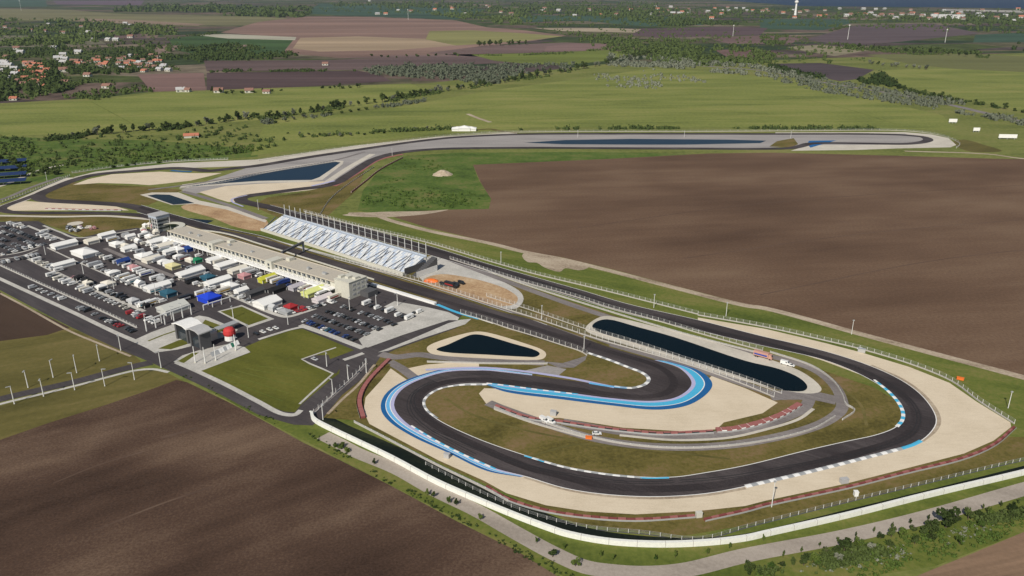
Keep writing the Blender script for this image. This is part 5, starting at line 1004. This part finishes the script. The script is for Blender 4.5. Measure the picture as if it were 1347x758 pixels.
for i, (px, L_, W_, h) in enumerate([(602,17,13,6),(611,18,14,7.5),(620,15,12,6)]):
    tent(G(px, 172), 0, L_, W_, h, WHT, 'white tent peak, %s of the three beyond the upper track' % ['left','middle','right'][i], 'white tents beyond the upper track', 1, True)
band('path', [(628,171),(645,170),(660,173),(680,175)], 9, 3, M['olive']); band('path', [(615,150),(630,156),(645,161)], 7, 3, M['dirt'])
V, F = [], []; c = G(582, 230)
rings = [(12,0),(9.5,1.6),(6,3.4),(2.4,5.2)]
for r, z in rings:
    for k in range(14): rr = r*rnd(.85, 1.15); V.append(Vector((rr*math.cos(k*.4488), rr*.8*math.sin(k*.4488), z)))
for j in range(3):
    for k in range(14): F.append((j*14+k, j*14+(k+1) % 14, (j+1)*14+(k+1) % 14, (j+1)*14+k))
F.append(tuple(range(42, 56))); o = link('spoil_heap', mesh('spoil_heap', V, F, M['dirt']), None, tuple(c)); tag(o, 'pale conical spoil heap on the green plot above the ploughed field', 'heap')
V, F = [], []
for r, z in [(4.2,0),(3.4,.8),(2,1.5),(.7,1.9)]:
    for k in range(12): rr = r*rnd(.8, 1.2); V.append(Vector((rr*1.5*math.cos(k*.5236), rr*.8*math.sin(k*.5236), z)))
F = [(j*12+k, j*12+(k+1) % 12, (j+1)*12+(k+1) % 12, (j+1)*12+k) for j in range(3) for k in range(12)] + [tuple(range(36, 48))]
o = link('stockpile', mesh('stockpile', V, F, M['orangep']), None, tuple(G(567, 370, .2))); tag(o, 'bright red orange stockpile at the near end of the grandstand', 'heap')
for i, (x, y) in enumerate([(-6,232),(2,226),(8,219),(14,236),(-2,244)][:4]):
    t = thing('solar_canopy', 'dark blue solar canopy, %s of four at the left edge' % ordw(i+1), 'canopy', tuple(G(-2 - i*1.5, 217 + i*9)), .35, 'solar canopies at the left edge')
    V = [Vector(v) for v in ((-30,-5,3.4),(30,-5,3.4),(30,5,5),(-30,5,5),(-30,-5,3.7),(30,-5,3.7),(30,5,5.3),(-30,5,5.3))]; link('panel', mesh('panel', V, [(3,2,1,0),(4,5,6,7),(0,1,5,4),(1,2,6,5),(2,3,7,6),(3,0,4,7)], M['solar']), t)
    for k in (-24, -8, 8, 24): V, F = [], []; box(V, F, k-.3, k+.3, -.3, .3, 0, 4.2); link('leg', mesh('leg', V, F, M['steel']), t)
band('road', [(-30,250),(0,245),(30,233),(60,222),(90,216)], 6, 3, M['gravel_p']); band('road', [(-30,268),(0,263),(40,247),(80,233)], 5, 3, M['oldtar'])
o = link('helipad', mesh('helipad', *lathe([(6.5,.2),(6.5,.35)], 24), M['gravel_p']), None, tuple(G(99, 294.5))); o['kind'] = 'structure'; o.name = 'pavement'
for i in range(14):
    p = G(rnd(88, 128), rnd(300, 308)); blk = random.choice([WHT, GRY, CRM, PNKc, DGR]); vehicle(random.choice(['car', 'van']), p, rnd(0, 6), blk, '%s vehicle, %s in the cluster by the round pad' % (CN[blk], ordw(i+1)), 'vehicles by the round pad')
for i in range(10):
    p = G(rnd(184, 214), rnd(297, 308)); blk = random.choice([CRM, CRM, WHT, PNKc]); tent(p, RN, rnd(3, 6), rnd(3, 5), rnd(3, 4), blk, '%s small tent, %s in the cluster left of the control tower' % (CN[blk], ordw(i+1)), 'small tents left of the control tower', 1, True)
# triangle road cones / blocks line on inner road
# ------------------------------------------------------------------ haze
V, F = [], []; box(V, F, -9000, 9000, -560, 16000, -1, 320)
m = bpy.data.materials.new('haze'); m.use_nodes = True; N_ = m.node_tree.nodes; N_.remove(N_['Principled BSDF']); v = N_.new('ShaderNodeVolumePrincipled')
v.inputs['Color'].default_value = (.70,.85,1,1); v.inputs['Density'].default_value = .00002; v.inputs['Anisotropy'].default_value = .2
m.node_tree.links.new(v.outputs[0], N_['Material Output'].inputs['Volume'])
o = link('haze', mesh('haze', V, F, m)); tag(o, 'thin blue grey haze lying over the whole plain', 'haze'); o['kind'] = 'stuff'
